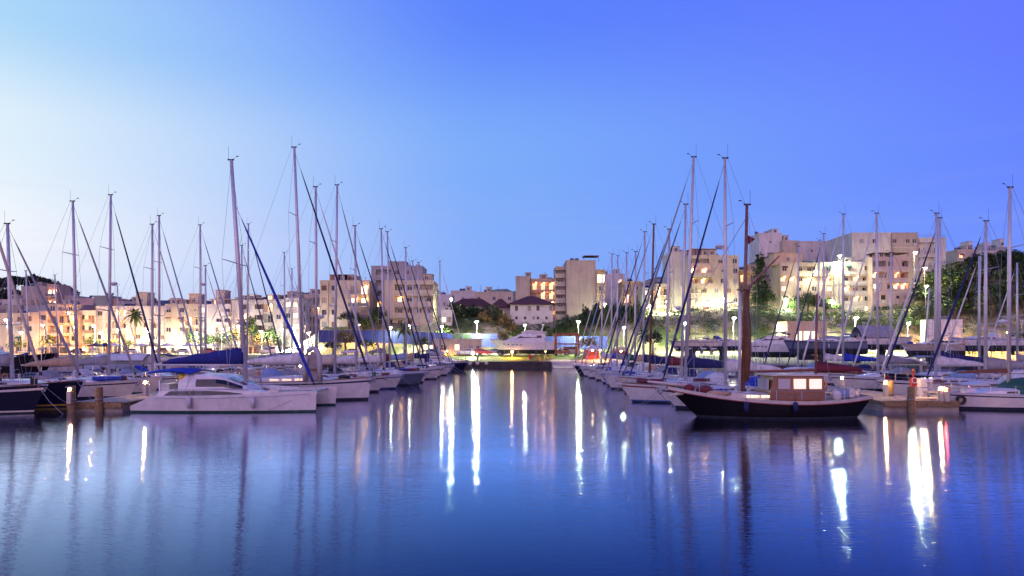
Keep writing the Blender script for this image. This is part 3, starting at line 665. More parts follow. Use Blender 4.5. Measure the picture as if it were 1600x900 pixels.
def ketch():
    D = 42.3; L = 12.4; X0 = 15.75
    r = thing('wooden_ketch', 'black-hulled classic ketch with white cap rail, bowsprit and lit deckhouse', 'ketch', (X0, D, 0), pi)
    h = Hull(L, 3.6, 1.04, bow=1.9, stern=.9, sheer=.78, tr=.42, ent=.9, n=20, draft=.6)
    h.build(r, M_BLACKHULL, M_BLACKHULL, M_ANTI, M_BLACKHULL); h.deck(r, M_TEAK, drop=.10)
    m_cap = mat('cream_cap_paint', (.62,.55,.50), .4, 0, .15, 2.)
    mb = MB(); m2 = MB()
    for sg in (1, -1):
        rr = []; r2 = []
        for i in range(22):
            t = i/21; t = min(t, .993); w = h.hb(t)*1.015+.01; z = h.zs(t); x = L*(t-.5)
            rr.append([(x, sg*(w-.05), z-.16), (x, sg*(w+.025), z-.16), (x, sg*(w+.045), z+.03), (x, sg*(w-.06), z+.03)])
            r2.append([(x, sg*(w-.03), z-.215), (x, sg*(w+.03), z-.215), (x, sg*(w+.03), z-.165), (x, sg*(w-.03), z-.165)])
        mb.rings(rr); m2.rings(r2)
    mb.build('cap_rail', m_cap, r); m2.build('rubbing_strake', M_REDTRIM, r)
    mb = MB(); zb = h.zs(1); mb.tube([(L/2-1.3, 0, zb+.05), (L/2+1.15, 0, zb+.30)], [.12, .07], 8); mb.build('bowsprit', m_cap, r, smooth=True)
    mb = MB(); mb.tube([(L/2+1.1, 0, zb+.28), (L/2-.85, 0, .15)], .02, 4); mb.build('bobstay', M_STEEL, r)
    mb = MB(); mb.tube([(L/2-1.0, .22, zb-.35), (L/2-.15, .18, zb-.55)], [.16, .05], 6); mb.build('stem_scroll', M_CREAM, r)
    cab = cabin_block(h, r, -.4, 3.4, .62, .42, m_cap, 'coachroof'); 
    for sg in (1, -1):
        for x in (.3, 1.2):
            mb = MB(); mb.box(x-.38, x+.38, sg*1.06-.03, sg*1.06+.03, h.zs(.55)+.12, h.zs(.55)+.27); mb.build('portlight', emat('ketch_port_glow', (1., .74, .42), 1.5), cab)
    # deckhouse
    z0 = h.zs(.4)-.1; rr = [[(x, -w, z), (x+dx, -w*.93, z+.55), (x+dx*2.2, -w*.86, z+1.12), (x+dx*2.2, w*.86, z+1.12), (x+dx*2.2-0, w*.93*1, z+.55), (x, w, z)] for x, w, z, dx in ((-3.1, 1.15, z0+.55, 0), (.2, 1.2, z0+.5, -.12))]
    mb = MB(); mb.rings([[(p[0], p[1], p[2]) for p in q] for q in rr]); mb.box(-3.1, .2, -1.2, 1.2, z0, z0+.6)
    dh = mb.build('deckhouse', M_WOOD, r)
    mb = MB(); mb.box(-3.3, .15, -1.2, 1.2, z0+1.6, z0+1.70); mb.build('roof', m_cap, dh)
    for sg in (1, -1):
        for x, gl in ((-2.55, 1), (-1.6, 1), (-.65, 0)):
            mb = MB(); mb.box(x-.36, x+.36, sg*1.13-.04, sg*1.13+.04, z0+.82, z0+1.42)
            mb.build('window', emat('deckhouse_glow', (1., .70, .42), .95) if gl else mat('pale_glass', (.45,.42,.45), .15, 0, 0), dh)
    mb = MB(); mb.box(.17, .24, -.85, .85, z0+.75, z0+1.4); mb.build('windscreen', mat('pale_glass', (.45,.42,.45), .15, 0, 0), dh)
    # main mast
    Hm = PZ(320, D); xm = 1.45
    mast, mx = mast_rig(h, r, xm, Hm, .25, M_WOOD, 1, False, None, .08, False, r=.125, zbase=h.zs(.6)-.1)
    mb = MB(); z1 = PZ(452, D); mb.tube([(xm+.22, 0, h.zs(.6)), (xm+.16, 0, z1)], .11, 8); mb.build('lower_mast', M_MAST, r, smooth=True)
    mb = MB(); mb.tube([(xm-.16, 0, h.zs(.6)+1.), (xm-.30, .05, 4.), (xm-.20, 0, z1-.3), (xm-.45, 0, z1+.2)], [.20, .24, .2, .1], 7); mb.build('furled_sail', canvas('brown'), r, smooth=True)
    mb = MB(); mb.tube([(xm-.1, 0, z1-.1), (xm-2.25, 0, PZ(400, D))], [.09, .05], 6); mb.build('gaff', M_WOOD, r)
    mb = MB(); mb.tube([(xm, -.75, z1), (xm, .75, z1)], .05, 5); mb.box(xm-.3, xm+.3, -.4, .4, z1-.05, z1+.02); mb.build('crosstrees', M_WOOD, r)
    mb = MB(); z2 = PZ(375, D); mb.add([(xm-.2,.02,z2+.35),(xm-.75,.06,z2+.05),(xm-.25,-.02,z2-.35)], [(0,1,2)]); mb.add([(xm-.2,.0,z2+.35),(xm-.75,.04,z2+.05),(xm-.25,-.04,z2-.35)], [(2,1,0)]); mb.build('burgee', canvas('burgundy'), r)
    for k, (fx, c) in enumerate(((L/2+1.1, 'navy'), (L/2-.4, 'white'))):
        mb = MB(); zt = Hm*.93 if k == 0 else z1+.2; p0 = (fx, 0, zb+.3-.2*k); p1 = (mx(zt)+.1, 0, zt)
        mb.tube([p0, p1], .018, 4); mb.build('forestay', M_ROPE, r)
    mb = MB(); zb2 = 2.75; mb.tube([(xm-.2, 0, zb2), (-3.9, 0, zb2+.15)], .09, 6); bo = mb.build('boom', M_WOOD, r)
    # mizzen
    xz = -3.05; mb = MB(); mb.tube([(xz, 0, h.zs(.2)-.1), (xz-.08, 0, 7.6)], [.10, .06], 7); mb.build('mizzen_mast', M_WOOD, r, smooth=True)
    mb = MB(); mb.tube([(xz-.1, 0, 2.75), (xz-3.0, 0, 2.7)], .06, 6); mz = mb.build('mizzen_boom', M_WOOD, r)
    mb = MB(); mb.rings([[(xz-.05-2.8*k, w, 2.78), (xz-.05-2.8*k, w*1.2, 2.95), (xz-.05-2.8*k, 0, 2.9+hh), (xz-.05-2.8*k, -w*1.2, 2.95), (xz-.05-2.8*k, -w, 2.78)] for k, w, hh in ((0,.14,.55),(.3,.15,.42),(.7,.12,.26),(1,.06,.1))]); mb.build('mizzen_cover', canvas('burgundy'), mz, smooth=True)
    for sg in (1, -1):
        mb = MB(); mb.tube([(xm-.4, sg*1.65, h.zs(.6)), (mx(Hm*.9), 0, Hm*.9)], .014, 3); mb.tube([(xm-.9, sg*1.6, h.zs(.55)), (mx(z1), 0, z1)], .014, 3); mb.tube([(xz-.5, sg*1.35, h.zs(.2)), (xz-.05, 0, 7.2)], .012, 3); mb.build('shroud', M_ROPE, r)
        for t in (.08, .16, .26, .38, .5, .62, .74, .85):
            mb = MB(); x = L*(t-.5); y = h.hb(t)*.95*sg; z = h.zs(t); mb.tube([(x, y, z), (x, y, z+.62)], .016, 4); mb.build('stanchion', M_STEEL, r)
        mb = MB(); h.rail_line(mb, .06, .86, .6, .012, sg, 9, .95); h.rail_line(mb, .06, .86, .32, .010, sg, 9, .95); mb.build('lifeline', M_ROPE, r)
    for x, y, c, sx, sy, sz in ((3.9, .3, 'burgundy', .55, .4, .3), (2.6, -.7, 'royal blue', .7, .35, .25), (3.2, .85, 'tan', .8, .25, .2), (-4.4, .5, 'pale blue', .5, .35, .35), (-3.9, .9, 'white', .35, .3, .4), (4.8, .1, 'burgundy', .35, .3, .25)):
        mb = MB(); z = h.zs(h.at(x)); mb.ell((x, y, z+sz*.6), sx, sy, sz, 8, 5); mb.build('deck_bag', canvas(c), r, smooth=True)
    mb = MB(); mb.box(-5.2, -4.9, -.5, .5, h.zs(.08), h.zs(.08)+.55); mb.build('stern_locker', M_GEL, r)
    mb = MB(); mb.tube([(-5.3, .0, h.zs(.05)+.0), (-5.5, 0, h.zs(.05)+2.0)], .025, 4); mb.build('ensign_staff', M_WOOD, r)
    for x in (1.9, -1.0): fender(r, x, 1.95, .75, canvas('navy'), .15, .6)
    mb = MB(); mb.tube([(L/2-.5, .1, zb), (L/2+.1, 1.3, .05)], .02, 3); mb.build('mooring_line', M_ROPE, r)

def motor_yacht(loc, rz, label, L=14., B=4.2, hullm=None, group=None, fly=True, dry=None, canvas_c=None, arch=True, name='motor_yacht', F=1.35, lit=None):
    r = thing(name, label, 'motorboat', loc, rz, group)
    h = Hull(L, B, F, bow=1.9, stern=-.1, sheer=.42, tr=.92, ent=.62, n=16, draft=.5 if dry is None else .75)
    h.build(r, hullm or M_GEL, M_BOOTNAVY, M_ANTI if dry is None else M_ANTI, hullm or M_GEL); h.deck(r, M_DECK)
    z = F; s = L/14.
    rr = []
    for x, w, zt in ((-5.2, 1.75, 1.9), (-2.5, 1.8, 2.05), (-.2, 1.7, 2.0), (1.2, 1.5, 1.35), (3.6, .9, .42), (4.6, .5, .2)):
        w *= B/4.2*.95; rr.append([(x*s, -w, z), (x*s, -w*.95, z+zt*s*.62), (x*s, -w*.8, z+zt*s), (x*s, w*.8, z+zt*s), (x*s, w*.95, z+zt*s*.62), (x*s, w, z)])
    mb = MB(); mb.rings(rr); sup = mb.build('superstructure', M_GEL, r)
    for sg in (1, -1):
        mb = MB()
        def q(e):
            k = B/4.2*.95
            return [(-4.4*s, sg*(1.73*k+e), z+.95*s), (-.2*s, sg*(1.66*k+e), z+.95*s), (1.15*s, sg*(1.46*k+e), z+.82*s), (.35*s, sg*(1.50*k+e), z+1.32*s), (-4.2*s, sg*(1.60*k+e), z+1.5*s)]
        mb.rings([q(-.05), q(.045)]); mb.build('window', M_GLASS, sup)
        for k in range(5):
            x = (.2+k*1.0)*s*(.9); t = h.at(x); mb = MB(); y = h.hb(t)*.955; mb.box(x-.2, x+.2, sg*y-.06, sg*y+.05, h.zs(t)*.62, h.zs(t)*.62+.16); mb.build('portlight', M_GLASS, r)
    mb = MB(); mb.add([(.1*s,-1.25,z+1.97*s),(.1*s,1.25,z+1.97*s),(1.3*s,1.15,z+1.38*s),(1.3*s,-1.15,z+1.38*s)], [(0,3,2,1)]); mb.add([(.14*s,-1.25,z+2.02*s),(.14*s,1.25,z+2.02*s),(1.36*s,1.15,z+1.42*s),(1.36*s,-1.15,z+1.42*s)], [(0,3,2,1)]); mb.build('windscreen', M_GLASS, sup)
    if fly:
        rr = [[(x*s, -w, z+2.*s), (x*s, -w*1.05, z+(2.+zt)*s), (x*s, w*1.05, z+(2.+zt)*s), (x*s, w, z+2.*s)] for x, w, zt in ((-5.4, 1.5, .25), (-3, 1.6, .6), (-1, 1.5, .65), (.0, 1.2, .3))]
        mb = MB(); mb.rings(rr); mb.build('flybridge', M_GEL, r)
        mb = MB(); mb.add([(-1.1*s,-1.2,z+2.6*s),(-1.1*s,1.2,z+2.6*s),(-1.6*s,1.1,z+3.0*s),(-1.6*s,-1.1,z+3.0*s)], [(0,1,2,3)]); mb.build('fly_screen', M_GLASS, r)
    if arch:
        zt = z+(3.6 if fly else 2.7)*s; mb = MB(); mb.tube([(-4.2*s, -1.5, z+1.9*s), (-4.7*s, -1.3, zt), (-4.7*s, 1.3, zt), (-4.2*s, 1.5, z+1.9*s)], .11, 6); a = mb.build('radar_arch', M_GEL, r)
        mb = MB(); mb.ell((-4.7*s, 0, zt+.22), .32, .32, .18); mb.build('radar_dome', M_GEL, a, smooth=True)
        mb = MB(); mb.tube([(-4.7*s, .6, zt), (-4.9*s, .6, zt+1.6)], .012, 3); mb.build('antenna', M_GEL, a)
    if canvas_c:
        mb = MB(); mb.rings([[(x*s, -1.5, z+zz*s), (x*s, -.8, z+(zz+.25)*s), (x*s, .8, z+(zz+.25)*s), (x*s, 1.5, z+zz*s)] for x, zz in ((-5.8, 2.3), (-4, 2.75), (-2., 2.7), (-.6, 2.2))]); mb.build('canopy', canvas(canvas_c), r, smooth=True)
    mb = MB(); pts = [(L*(t-.5), h.hb(t)*.93*sg, h.zs(t)+.6) for sg in (1, -1) for t in ((.5,.65,.8,.92,.99) if sg > 0 else (.99,.92,.8,.65,.5))]
    mb.tube(pts, .02, 4)
    for p in pts: mb.tube([p, (p[0], p[1], p[2]-.6)], .014, 4)
    mb.build('bow_rail', M_STEEL, r)
    mb = MB(); mb.box(-L/2-.8, -L/2+.1, -B*.42, B*.42, .28, .38); mb.build('swim_platform', M_TEAK, r)
    if dry is not None: jack_stands(r, h, dry)
    return r, h

def yard_sailboat(px, D, zg, label, side=1, L=11., topy=None, hull=None, cover='grey', keel=1.8, **k):
    z = zg + keel + .75
    r, h = sailboat(px, D, topy, side, label, L=L, hull=hull, cover=cover, z=z, draft=.75, name='laid_up_yacht', **k)
    mb = MB(); mb.rings([[(x, -w, zz), (x+.35, 0, zz), (x, w, zz), (x-1.1*(1 if zz > -1.2 else .8), 0, zz)] for x, w, zz in ((.5, .13, -.6), (.25, .11, -.75-keel))]); mb.build('keel', M_ANTI, r)
    mb = MB(); mb.rings([[(x, -.05, zz), (x+.2, 0, zz), (x, .05, zz), (x-.35, 0, zz)] for x, zz in ((-L*.40, .0), (-L*.405, -1.35))]); mb.build('rudder', M_ANTI, r)
    jack_stands(r, h, -z+zg); return r, h

catamaran(); ketch()
# ------------------------------------------------------------------ moored rows
ROW_A, ROW_B, ROW_C, ROW_D = 'yachts moored bow-out beside the catamaran', 'yachts moored beside the navy-hulled sloops', 'yachts moored bow-out beside the black ketch', 'yachts moored beyond the lamp-lit pier head'
S = sailboat
# channel side of the left pontoon, bows to the channel
S(474, 55.5, 230, 1, 'white plumb-bow sloop next to the catamaran, tall mast, pale blue sprayhood and lit cabin', L=13.2, cover='white', hood='pale blue', furl='navy', near=True, plumb=True, lit=True, rake=.75, group=ROW_A, F=1.5)
S(495, 60.5, 292, 1, 'white sloop with grey sail cover and radar dome on its mast, beside the plumb-bow sloop', L=12.4, cover='grey', hood='grey', furl='white', near=True, radar=.33, rake=.1, group=ROW_A)
S(523, 65, 290, 1, 'white sloop with cream sail cover and navy bimini frame', L=11.8, cover='cream', hood='white', furl='grey', near=True, rake=-.3, bim='navy', group=ROW_A)
S(557, 69.5, 353, 1, 'white yacht with black sprayhood and blue boot stripe in the catamaran row', L=11.2, cover='white', hood='black', furl='navy', near=True, boot=M_BOOTBLUE, rake=.15, group=ROW_A)
S(601, 76.5, 358, 1, 'slate-blue hulled sloop with black furled headsail and white sail cover', L=11.0, hull=M_GREYHULL, cover='white', hood='grey', furl='black', rake=.35, group=ROW_A)
S(609, 82, 362, 1, 'white sloop with burgundy sail cover and grey sprayhood in the catamaran row', L=11.3, cover='burgundy', hood='grey', furl='navy', rake=.3, group=ROW_A, dinghy='burgundy')
S(635, 90.5, 387, 1, 'white sloop with pale blue sail cover and black furled headsail', L=11.3, cover='pale blue', hood='navy', furl='black', rake=.1, group=ROW_A)
S(646, 96.5, 408, 1, 'cream-hulled yacht with tan sail cover in the catamaran row', L=10.6, cream=True, cover='tan', hood='tan', furl='white', rake=.1, group=ROW_A)
S(656, 102.5, 410, 1, 'white sloop with navy sail cover and black furled headsail', L=11.4, cover='navy', hood='navy', furl='black', rake=.2, group=ROW_A)
S(688, 123, 408, 1, 'navy-hulled sloop at the quay end of the catamaran row', L=11.8, hull=M_NAVYHULL, cover='grey', hood='navy', furl='white', rake=.1, group=ROW_A)
S(672, 110.5, 470, 1, 'small pale blue hulled sloop with short mast in the catamaran row', L=9.4, hull=M_PALEHULL, cover='navy', hood=None, furl='white', group=ROW_A)
motor_yacht((PX(690, 131), 130.5, 0), 0, 'white motor cruiser with dark canopy lying against the far quay', 11., 3.6, canvas_c='black', fly=False, arch=False, group=ROW_A)
# far side of the left pontoon
S(-62, 44.2, 150, 1, 'navy-hulled sloop with white cap rail and pale boot line, bow roller over the pier', L=13.0, hull=M_NAVYHULL, boot=M_GEL, cover='white', hood='grey', furl='cream', near=True, group=ROW_B, F=1.55)
S(20, 49.3, 350, 1, 'dark navy sloop lying beside its navy twin, gold boot line and grey sail cover', L=12.4, hull=M_NAVYHULL, boot=M_YELLOW, cover='grey', hood='white', furl='grey', near=True, rake=.3, group=ROW_B, F=1.5)
S(121, 57.5, 315, 1, 'white sloop with royal blue dinghy cover behind the pier head piles', L=12.2, cover='tan', hood='grey', furl='grey', near=True, rake=.3, dinghy='royal blue', group=ROW_B)
S(170, 62.3, 304, 1, 'white sloop with grey sail cover and radar dome halfway up its mast', L=11.8, cover='grey', hood='white', furl='navy', near=True, rake=-.1, radar=.52, group=ROW_B)
S(238, 68.5, 350, 1, 'white sloop with white awning over its boom in the navy twins row', L=11.4, cover='white', hood='pale blue', furl='white', rake=.1, awn='white', group=ROW_B)
S(249, 73.5, 337, 1, 'white sloop with royal blue sprayhood in the navy twins row', L=11.6, cover='white', hood='royal blue', furl='pale blue', rake=.0, group=ROW_B)
S(314, 79.5, 352, 1, 'cream-hulled sloop with pale blue furled headsail', L=12., cream=True, cover='cream', hood='tan', furl='pale blue', rake=.0, radar=.6, group=ROW_B)
S(321, 85, 415, 1, 'short-masted green-hulled sloop with green sail cover', L=9.6, hull=M_GREENHULL, cover='green', hood='green', furl='white', rake=.0, group=ROW_B)
S(377, 90.5, 383, 1, 'white sloop with brown sail cover in the navy twins row', L=10.8, cover='brown', hood='tan', furl='navy', rake=.0, group=ROW_B)
S(386, 96, 350, 1, 'tall-masted white sloop with black sail cover and navy furled headsail', L=12.8, cover='black', hood='navy', furl='navy', rake=-.2, group=ROW_B)
S(445, 107, 395, 1, 'white sloop with green sprayhood and white furled headsail', L=11.4, cover='grey', hood='green', furl='white', rake=.0, group=ROW_B)
S(456, 113, 420, 1, 'white sloop with burgundy sprayhood in the navy twins row', L=10.4, cover='navy', hood='burgundy', furl='white', rake=.0, group=ROW_B)
for px, D, ty, lb, kw in ((46, 106, 423, 'white sloop berthed beyond the big dark motor yacht, navy sail cover', dict(cover='navy')), (92, 114, 430, 'white sloop berthed beyond the big dark motor yacht, burgundy sail cover', dict(cover='burgundy')), (188, 128, 447, 'pale blue hulled sloop moored along the town waterfront', dict(cover='navy', hull=M_PALEHULL))):
    S(px, D, ty, 1, lb, L=10.2, hood='grey', furl='white', group='yachts along the town waterfront', **kw)
motor_yacht((PX(-10, 76)-3.5, 76, 0), 0, 'big motor yacht with black hull and white flybridge deck', 21., 5.4, hullm=M_BLACKHULL, F=2.6)
motor_yacht((-58, 118, 0), 0, 'small white motor cruiser with navy canopy by the town waterfront', 9.5, 3.2, canvas_c='navy', fly=False, arch=False, F=1.1)
# channel side of the right pontoon
S(1134, 47.6, 246, -1, 'white sloop next to the black ketch, radar dome high on mast, navy furled headsail', L=11.0, cover='white', hood='royal blue', furl='navy', near=True, rake=.0, radar=.62, group=ROW_C, dinghy='grey', bow=1.2)
S(1071, 53.2, 245, -1, 'white sloop with blue boot stripe and navy sail cover, tallest mast beside the ketch', L=12.2, cover='navy', hood='white', furl='grey', near=True, rake=.65, boot=M_BOOTBLUE, anti=M_ANTI, trim=M_REDTRIM, group=ROW_C, bow=1.0, dinghy='burgundy')
S(1065, 58.4, 320, -1, 'white sloop with burgundy sail cover in the black ketch row', L=11.2, cover='burgundy', hood='pale blue', furl='navy', near=True, rake=.3, radar=.42, group=ROW_C)
S(1041, 63.6, 358, -1, 'cream-hulled sloop with burgundy sail cover and navy furled headsail', L=11., cream=True, cover='burgundy', hood='navy', furl='navy', near=True, rake=.3, group=ROW_C)
S(1015, 69.2, 350, -1, 'white sloop with brown varnished mast in the black ketch row', L=11., cover='navy', hood='navy', furl='grey', rake=.45, mast_m=M_WOOD, group=ROW_C)
S(1005, 74.8, 362, -1, 'pale blue hulled sloop with navy sail cover in the black ketch row', L=11.2, hull=M_PALEHULL, cover='navy', hood='grey', furl='navy', rake=.2, group=ROW_C)
S(992, 80.6, 393, -1, 'white sloop with tan sail cover and tan sprayhood', L=10.8, cover='tan', hood='tan', furl='white', rake=.1, group=ROW_C)
S(978, 87, 395, -1, 'white sloop with green boom cover in the black ketch row', L=10.8, cover='green', hood='white', furl='white', rake=.1, group=ROW_C)
S(964, 93.5, 400, -1, 'white sloop with grey sail cover and black sprayhood in the black ketch row', L=11., cover='grey', hood='black', furl='white', rake=.1, group=ROW_C)
S(955, 100, 397, -1, 'white sloop with royal blue sail cover in the black ketch row', L=11., cover='royal blue', hood='royal blue', furl='pale blue', rake=.1, group=ROW_C)
S(940, 107, 425, -1, 'navy-hulled sloop with white sail cover, nearest to the slipway', L=10.4, hull=M_NAVYHULL, cover='white', hood='white', furl='white', rake=.1, group=ROW_C)
# far side of the right pontoon
def tarp_boat():
    r, h = S(1576, 47.5, 292, -1, 'white long-keeled yacht with dark green tarpaulin over its stern', L=12.2, cover=None, hood='tan', furl=None, near=True, rake=.2, group=ROW_D, mast_k=.04, F=1.0, radar=.35)
    mb = MB(); z = h.zs(.3)
    mb.rings([[(x, 1.5*w, z+.05), (x, 1.1*w, z+.75*s), (x, .2, z+1.25*s), (x, -.2, z+1.25*s), (x, -1.1*w, z+.75*s), (x, -1.5*w, z+.05)] for x, w, s in ((.9, .55, .35), (.4, 1., .85), (-1.5, 1.05, 1.0), (-3.6, 1., 1.02), (-5.4, .9, .9))])
    mb.build('tarpaulin', canvas('green'), r)
    mb = MB(); mb.tube([(h.L*.33, h.hb(.84)+.12+.26*cos(2*pi*j/14), h.zs(.8)*.6+.26*sin(2*pi*j/14)) for j in range(0)] or [(h.L*.36+.26*cos(2*pi*j/14), h.hb(.86)+.05, h.zs(.8)*.62+.26*sin(2*pi*j/14)) for j in range(15)], .1, 6); mb.build('tyre_fender', M_RUB, r, smooth=True)
    mb = MB(); mb.tube([(.5, 0, 2.55), (4.1, 0, 2.5)], .05, 5); mb.rings([[(x, w, 2.5), (x, 0, 2.5+hh), (x, -w, 2.5)] for x, w, hh in ((.6,.12,.3),(2.4,.1,.22),(4.,.05,.1))]); mb.build('boom_roll', canvas('brown'), r)
tarp_boat()
S(1540, 52.8, 345, -1, 'white sloop with white sprayhood behind the tarpaulined yacht', L=11.4, cover='grey', hood='white', furl='navy', near=True, rake=.1, group=ROW_D)
S(1462, 58.2, 333, -1, 'white sloop with pale blue sprayhood and thick white mast, beyond the pier head', L=11.8, cover='white', hood='pale blue', furl='white', near=True, rake=.15, group=ROW_D)
S(1468, 63.4, 340, -1, 'black-hulled sloop with navy sail cover beyond the pier head', L=12.4, hull=M_BLACKHULL, cover='navy', hood='black', furl='navy', rake=.1, group=ROW_D, F=1.5)
S(1372, 68.2, 333, -1, 'white sloop with grey sprayhood and grey sail cover beyond the pier head', L=11.6, cover='grey', hood='grey', furl='white', near=True, rake=-.1, bim='grey', group=ROW_D)
S(1392, 73.4, 395, -1, 'white sloop with green sprayhood beyond the pier head', L=10.4, cover='white', hood='green', furl='white', rake=.0, group=ROW_D)
S(1317, 78.4, 335, -1, 'white sloop with royal blue sail cover beyond the pier head', L=12., cover='royal blue', hood='navy', furl='white', rake=.0, group=ROW_D, radar=.3)
S(1288, 83.6, 365, -1, 'cream-hulled sloop with grey sprayhood beyond the pier head', L=11.4, cream=True, cover='white', hood='grey', furl='navy', rake=.0, group=ROW_D)
S(1247, 90, 385, -1, 'white sloop with black sail cover beyond the pier head', L=11.2, cover='black', hood='pale blue', furl='navy', rake=.0, group=ROW_D)
S(1530, 70., 400, -1, 'white sloop with teal-green cover, berthed behind the black-hulled sloop', L=10.5, cover='green', hood='green', furl='white', rake=.0, group=ROW_D)
S(1590, 80., 410, -1, 'pale blue hulled sloop with grey sail cover beyond the pier head', L=10.5, hull=M_PALEHULL, cover='grey', hood='grey', furl='white', rake=.0, group=ROW_D)
# ------------------------------------------------------------------ boats laid up ashore on the right
YD = 'boats laid up in the yard'
def yg(D): return 1.58 + .9*sstep(120, 152, D)
motor_yacht((PX(1196, 114), 114, yg(114)+1.7), pi*.93, 'white motor cruiser with navy canopy laid up on stands in the yard', 9.2, 3.3, canvas_c='navy', fly=False, arch=True, dry=-1.7, name='laid_up_cruiser', F=1.5, group=YD)
yard_sailboat(1276, 108, yg(108), 'slate-hulled yacht laid up on stands with dark antifouling', -1, keel=1.5, L=12.4, hull=M_GREYHULL, hood=None, group=YD, topy=375, cover=None, furl=None)
yard_sailboat(1330, 116, yg(116), 'pale blue yacht laid up on stands beside the grey tent', -1, keel=2.3, L=11.6, hull=M_PALEHULL, hood='grey', group=YD, topy=None)
yard_sailboat(1384, 112, yg(112), 'white yacht laid up on stands under a grey tarpaulin tent', 1, keel=2.2, L=10.4, hood=None, group=YD, topy=None)
yard_sailboat(1446, 107, yg(107), 'weathered tan-hulled yacht laid up on stands', -1, keel=1.2, L=9.2, hull=M_TANHULL, hood='grey', group=YD, topy=450, cover=None, furl=None)
yard_sailboat(1528, 108, yg(108), 'white yacht with blue sheer stripe laid up on stands', -1, keel=2.0, L=11.4, hood='white', group=YD, topy=385, trim=M_BOOTBLUE, cover=None, furl=None)
yard_sailboat(1076, 126, yg(126), 'cream yacht laid up on stands near the slipway shed', -1, L=8.6, cream=True, hood=None, group=YD, topy=430, mast_m=M_WOOD, cover=None, furl=None)
yard_sailboat(1135, 128, yg(128), 'white yacht with royal blue cockpit cover laid up on stands', 1, L=9.4, hood='royal blue', group=YD, topy=None, boot=M_BOOTBLUE)
def tent():
    D = 112; x0, x1 = PX(1338, D), PX(1392, D); z = 1.58+2.2+.75+1.3
    r = tag(MB().rings([[(x, D-1.9, z), (x, D-1.2, z+1.0), (x, D+.2, z+2.0), (x, D+1.6, z+1.0), (x, D+2.1, z)] for x in [x0+(x1-x0)*i/6 for i in range(7)]], cap=False, closed=False).build('tarpaulin_tent', canvas('grey')), 'peaked grey tarpaulin tent pitched over a laid-up white yacht', 'tarpaulin')
tent()
motor_yacht((PX(815, 149), 149.5, 2.3+1.2), pi, 'large white motor yacht propped ashore behind the parked cars', 14., 4.3, dry=-1.25, name='laid_up_motor_yacht', F=1.8)

def dinghy(D, px, z, label):
    """grey inflatable stood on its transom"""
    r = thing('inflatable_dinghy', label, 'dinghy', (PX(px, D), D, z), 0)
    mb = MB(); w = .58; pts = [(-w, 0, 0), (-w, 0, 1.3), (-w*.93, .03, 1.9), (-w*.6, .1, 2.4), (0, .16, 2.6), (w*.6, .1, 2.4), (w*.93, .03, 1.9), (w, 0, 1.3), (w, 0, 0)]
    mb.tube(pts, [.17, .22, .22, .21, .2, .21, .22, .22, .17], 8); mb.build('tube', M_GREYTUBE, r, smooth=True)
    mb = MB(); mb.add([(-w+.1,.1,.05),(w-.1,.1,.05),(w-.12,.1,1.7),(0,.16,2.35),(-w+.12,.1,1.7)], [(0,1,2,3,4)]); mb.add([(-w+.1,.16,.05),(w-.1,.16,.05),(w-.12,.16,1.7),(0,.22,2.35),(-w+.12,.16,1.7)], [(4,3,2,1,0)]); mb.build('floor', mat('dinghy_floor', (.30,.27,.27), .7), r)
    mb = MB(); mb.box(-w+.15, w-.15, -.12, .1, .9, .98); mb.build('thwart', M_TEAK, r)
dinghy(53.6, 488, 1.62, 'grey inflatable dinghy stood upright on its transom on a deck')
# ------------------------------------------------------------------ buildings
M_FRAME = mat('window_frame_white', (.62,.60,.57), .5, 0, 0)
M_FRAMEB = mat('window_frame_brown', (.12,.05,.025), .6, 0, .1, 5)
M_PANE = mat('window_pane_dark', (.03,.032,.04), .12, 0, .3, .5, spec=.5)
M_PANEW = emat('window_lit_warm', (1., .50, .18), 1.7); M_PANEY = emat('window_lit_yellow', (1., .72, .34), 2.6); M_PANEC = emat('window_lit_cool', (.85, .95, 1.), 2.4)
M_SHUT = mat('shutter_brown', (.17,.075,.04), .7, 0, .15, 6); M_SHUTG = mat('shutter_grey', (.30,.29,.28), .7, 0, .15, 6)
M_CURT = mat('curtain_cloth', (.42,.36,.28), .9, 0, .2, 4.); M_AC = mat('air_conditioner_case', (.62,.60,.56), .5, 0, .1, 3.)
M_RAIL = mat('balcony_rail', (.16,.15,.16), .5, .3, 0); M_SLAB = mat('balcony_slab', (.55,.51,.46), .85, 0, .15, 1.)
M_TILE = mat('roof_tiles_oxblood', (.11,.035,.035), .85, 0, .3, 3., .6, 14.)
M_TANK = mat('water_tank_metal', (.35,.36,.38), .4, .5, .1, 3.); M_SOLAR = mat('solar_panel', (.015,.025,.06), .15, 0, 0, spec=.6)
M_AWN = {c: canvas(c) for c in ('white', 'tan', 'burgundy', 'green')}
WALLS = {k: wall_mat('wall_'+k, c) for k, c in dict(cream=(.60,.50,.36), white=(.68,.64,.58), peach=(.60,.42,.30), pink=(.55,.40,.36), grey=(.40,.39,.38), ochre=(.52,.38,.20), pale=(.62,.57,.50), green=(.36,.39,.32), tan=(.46,.38,.31), brick=(.34,.17,.11)).items()}
_wcache = {}
BULB = MB().ell((0,0,0), .1, .1, .1, 6, 4).mesh('balcony_lamp', emat('balcony_bulb', (1., .42, .11), 200))
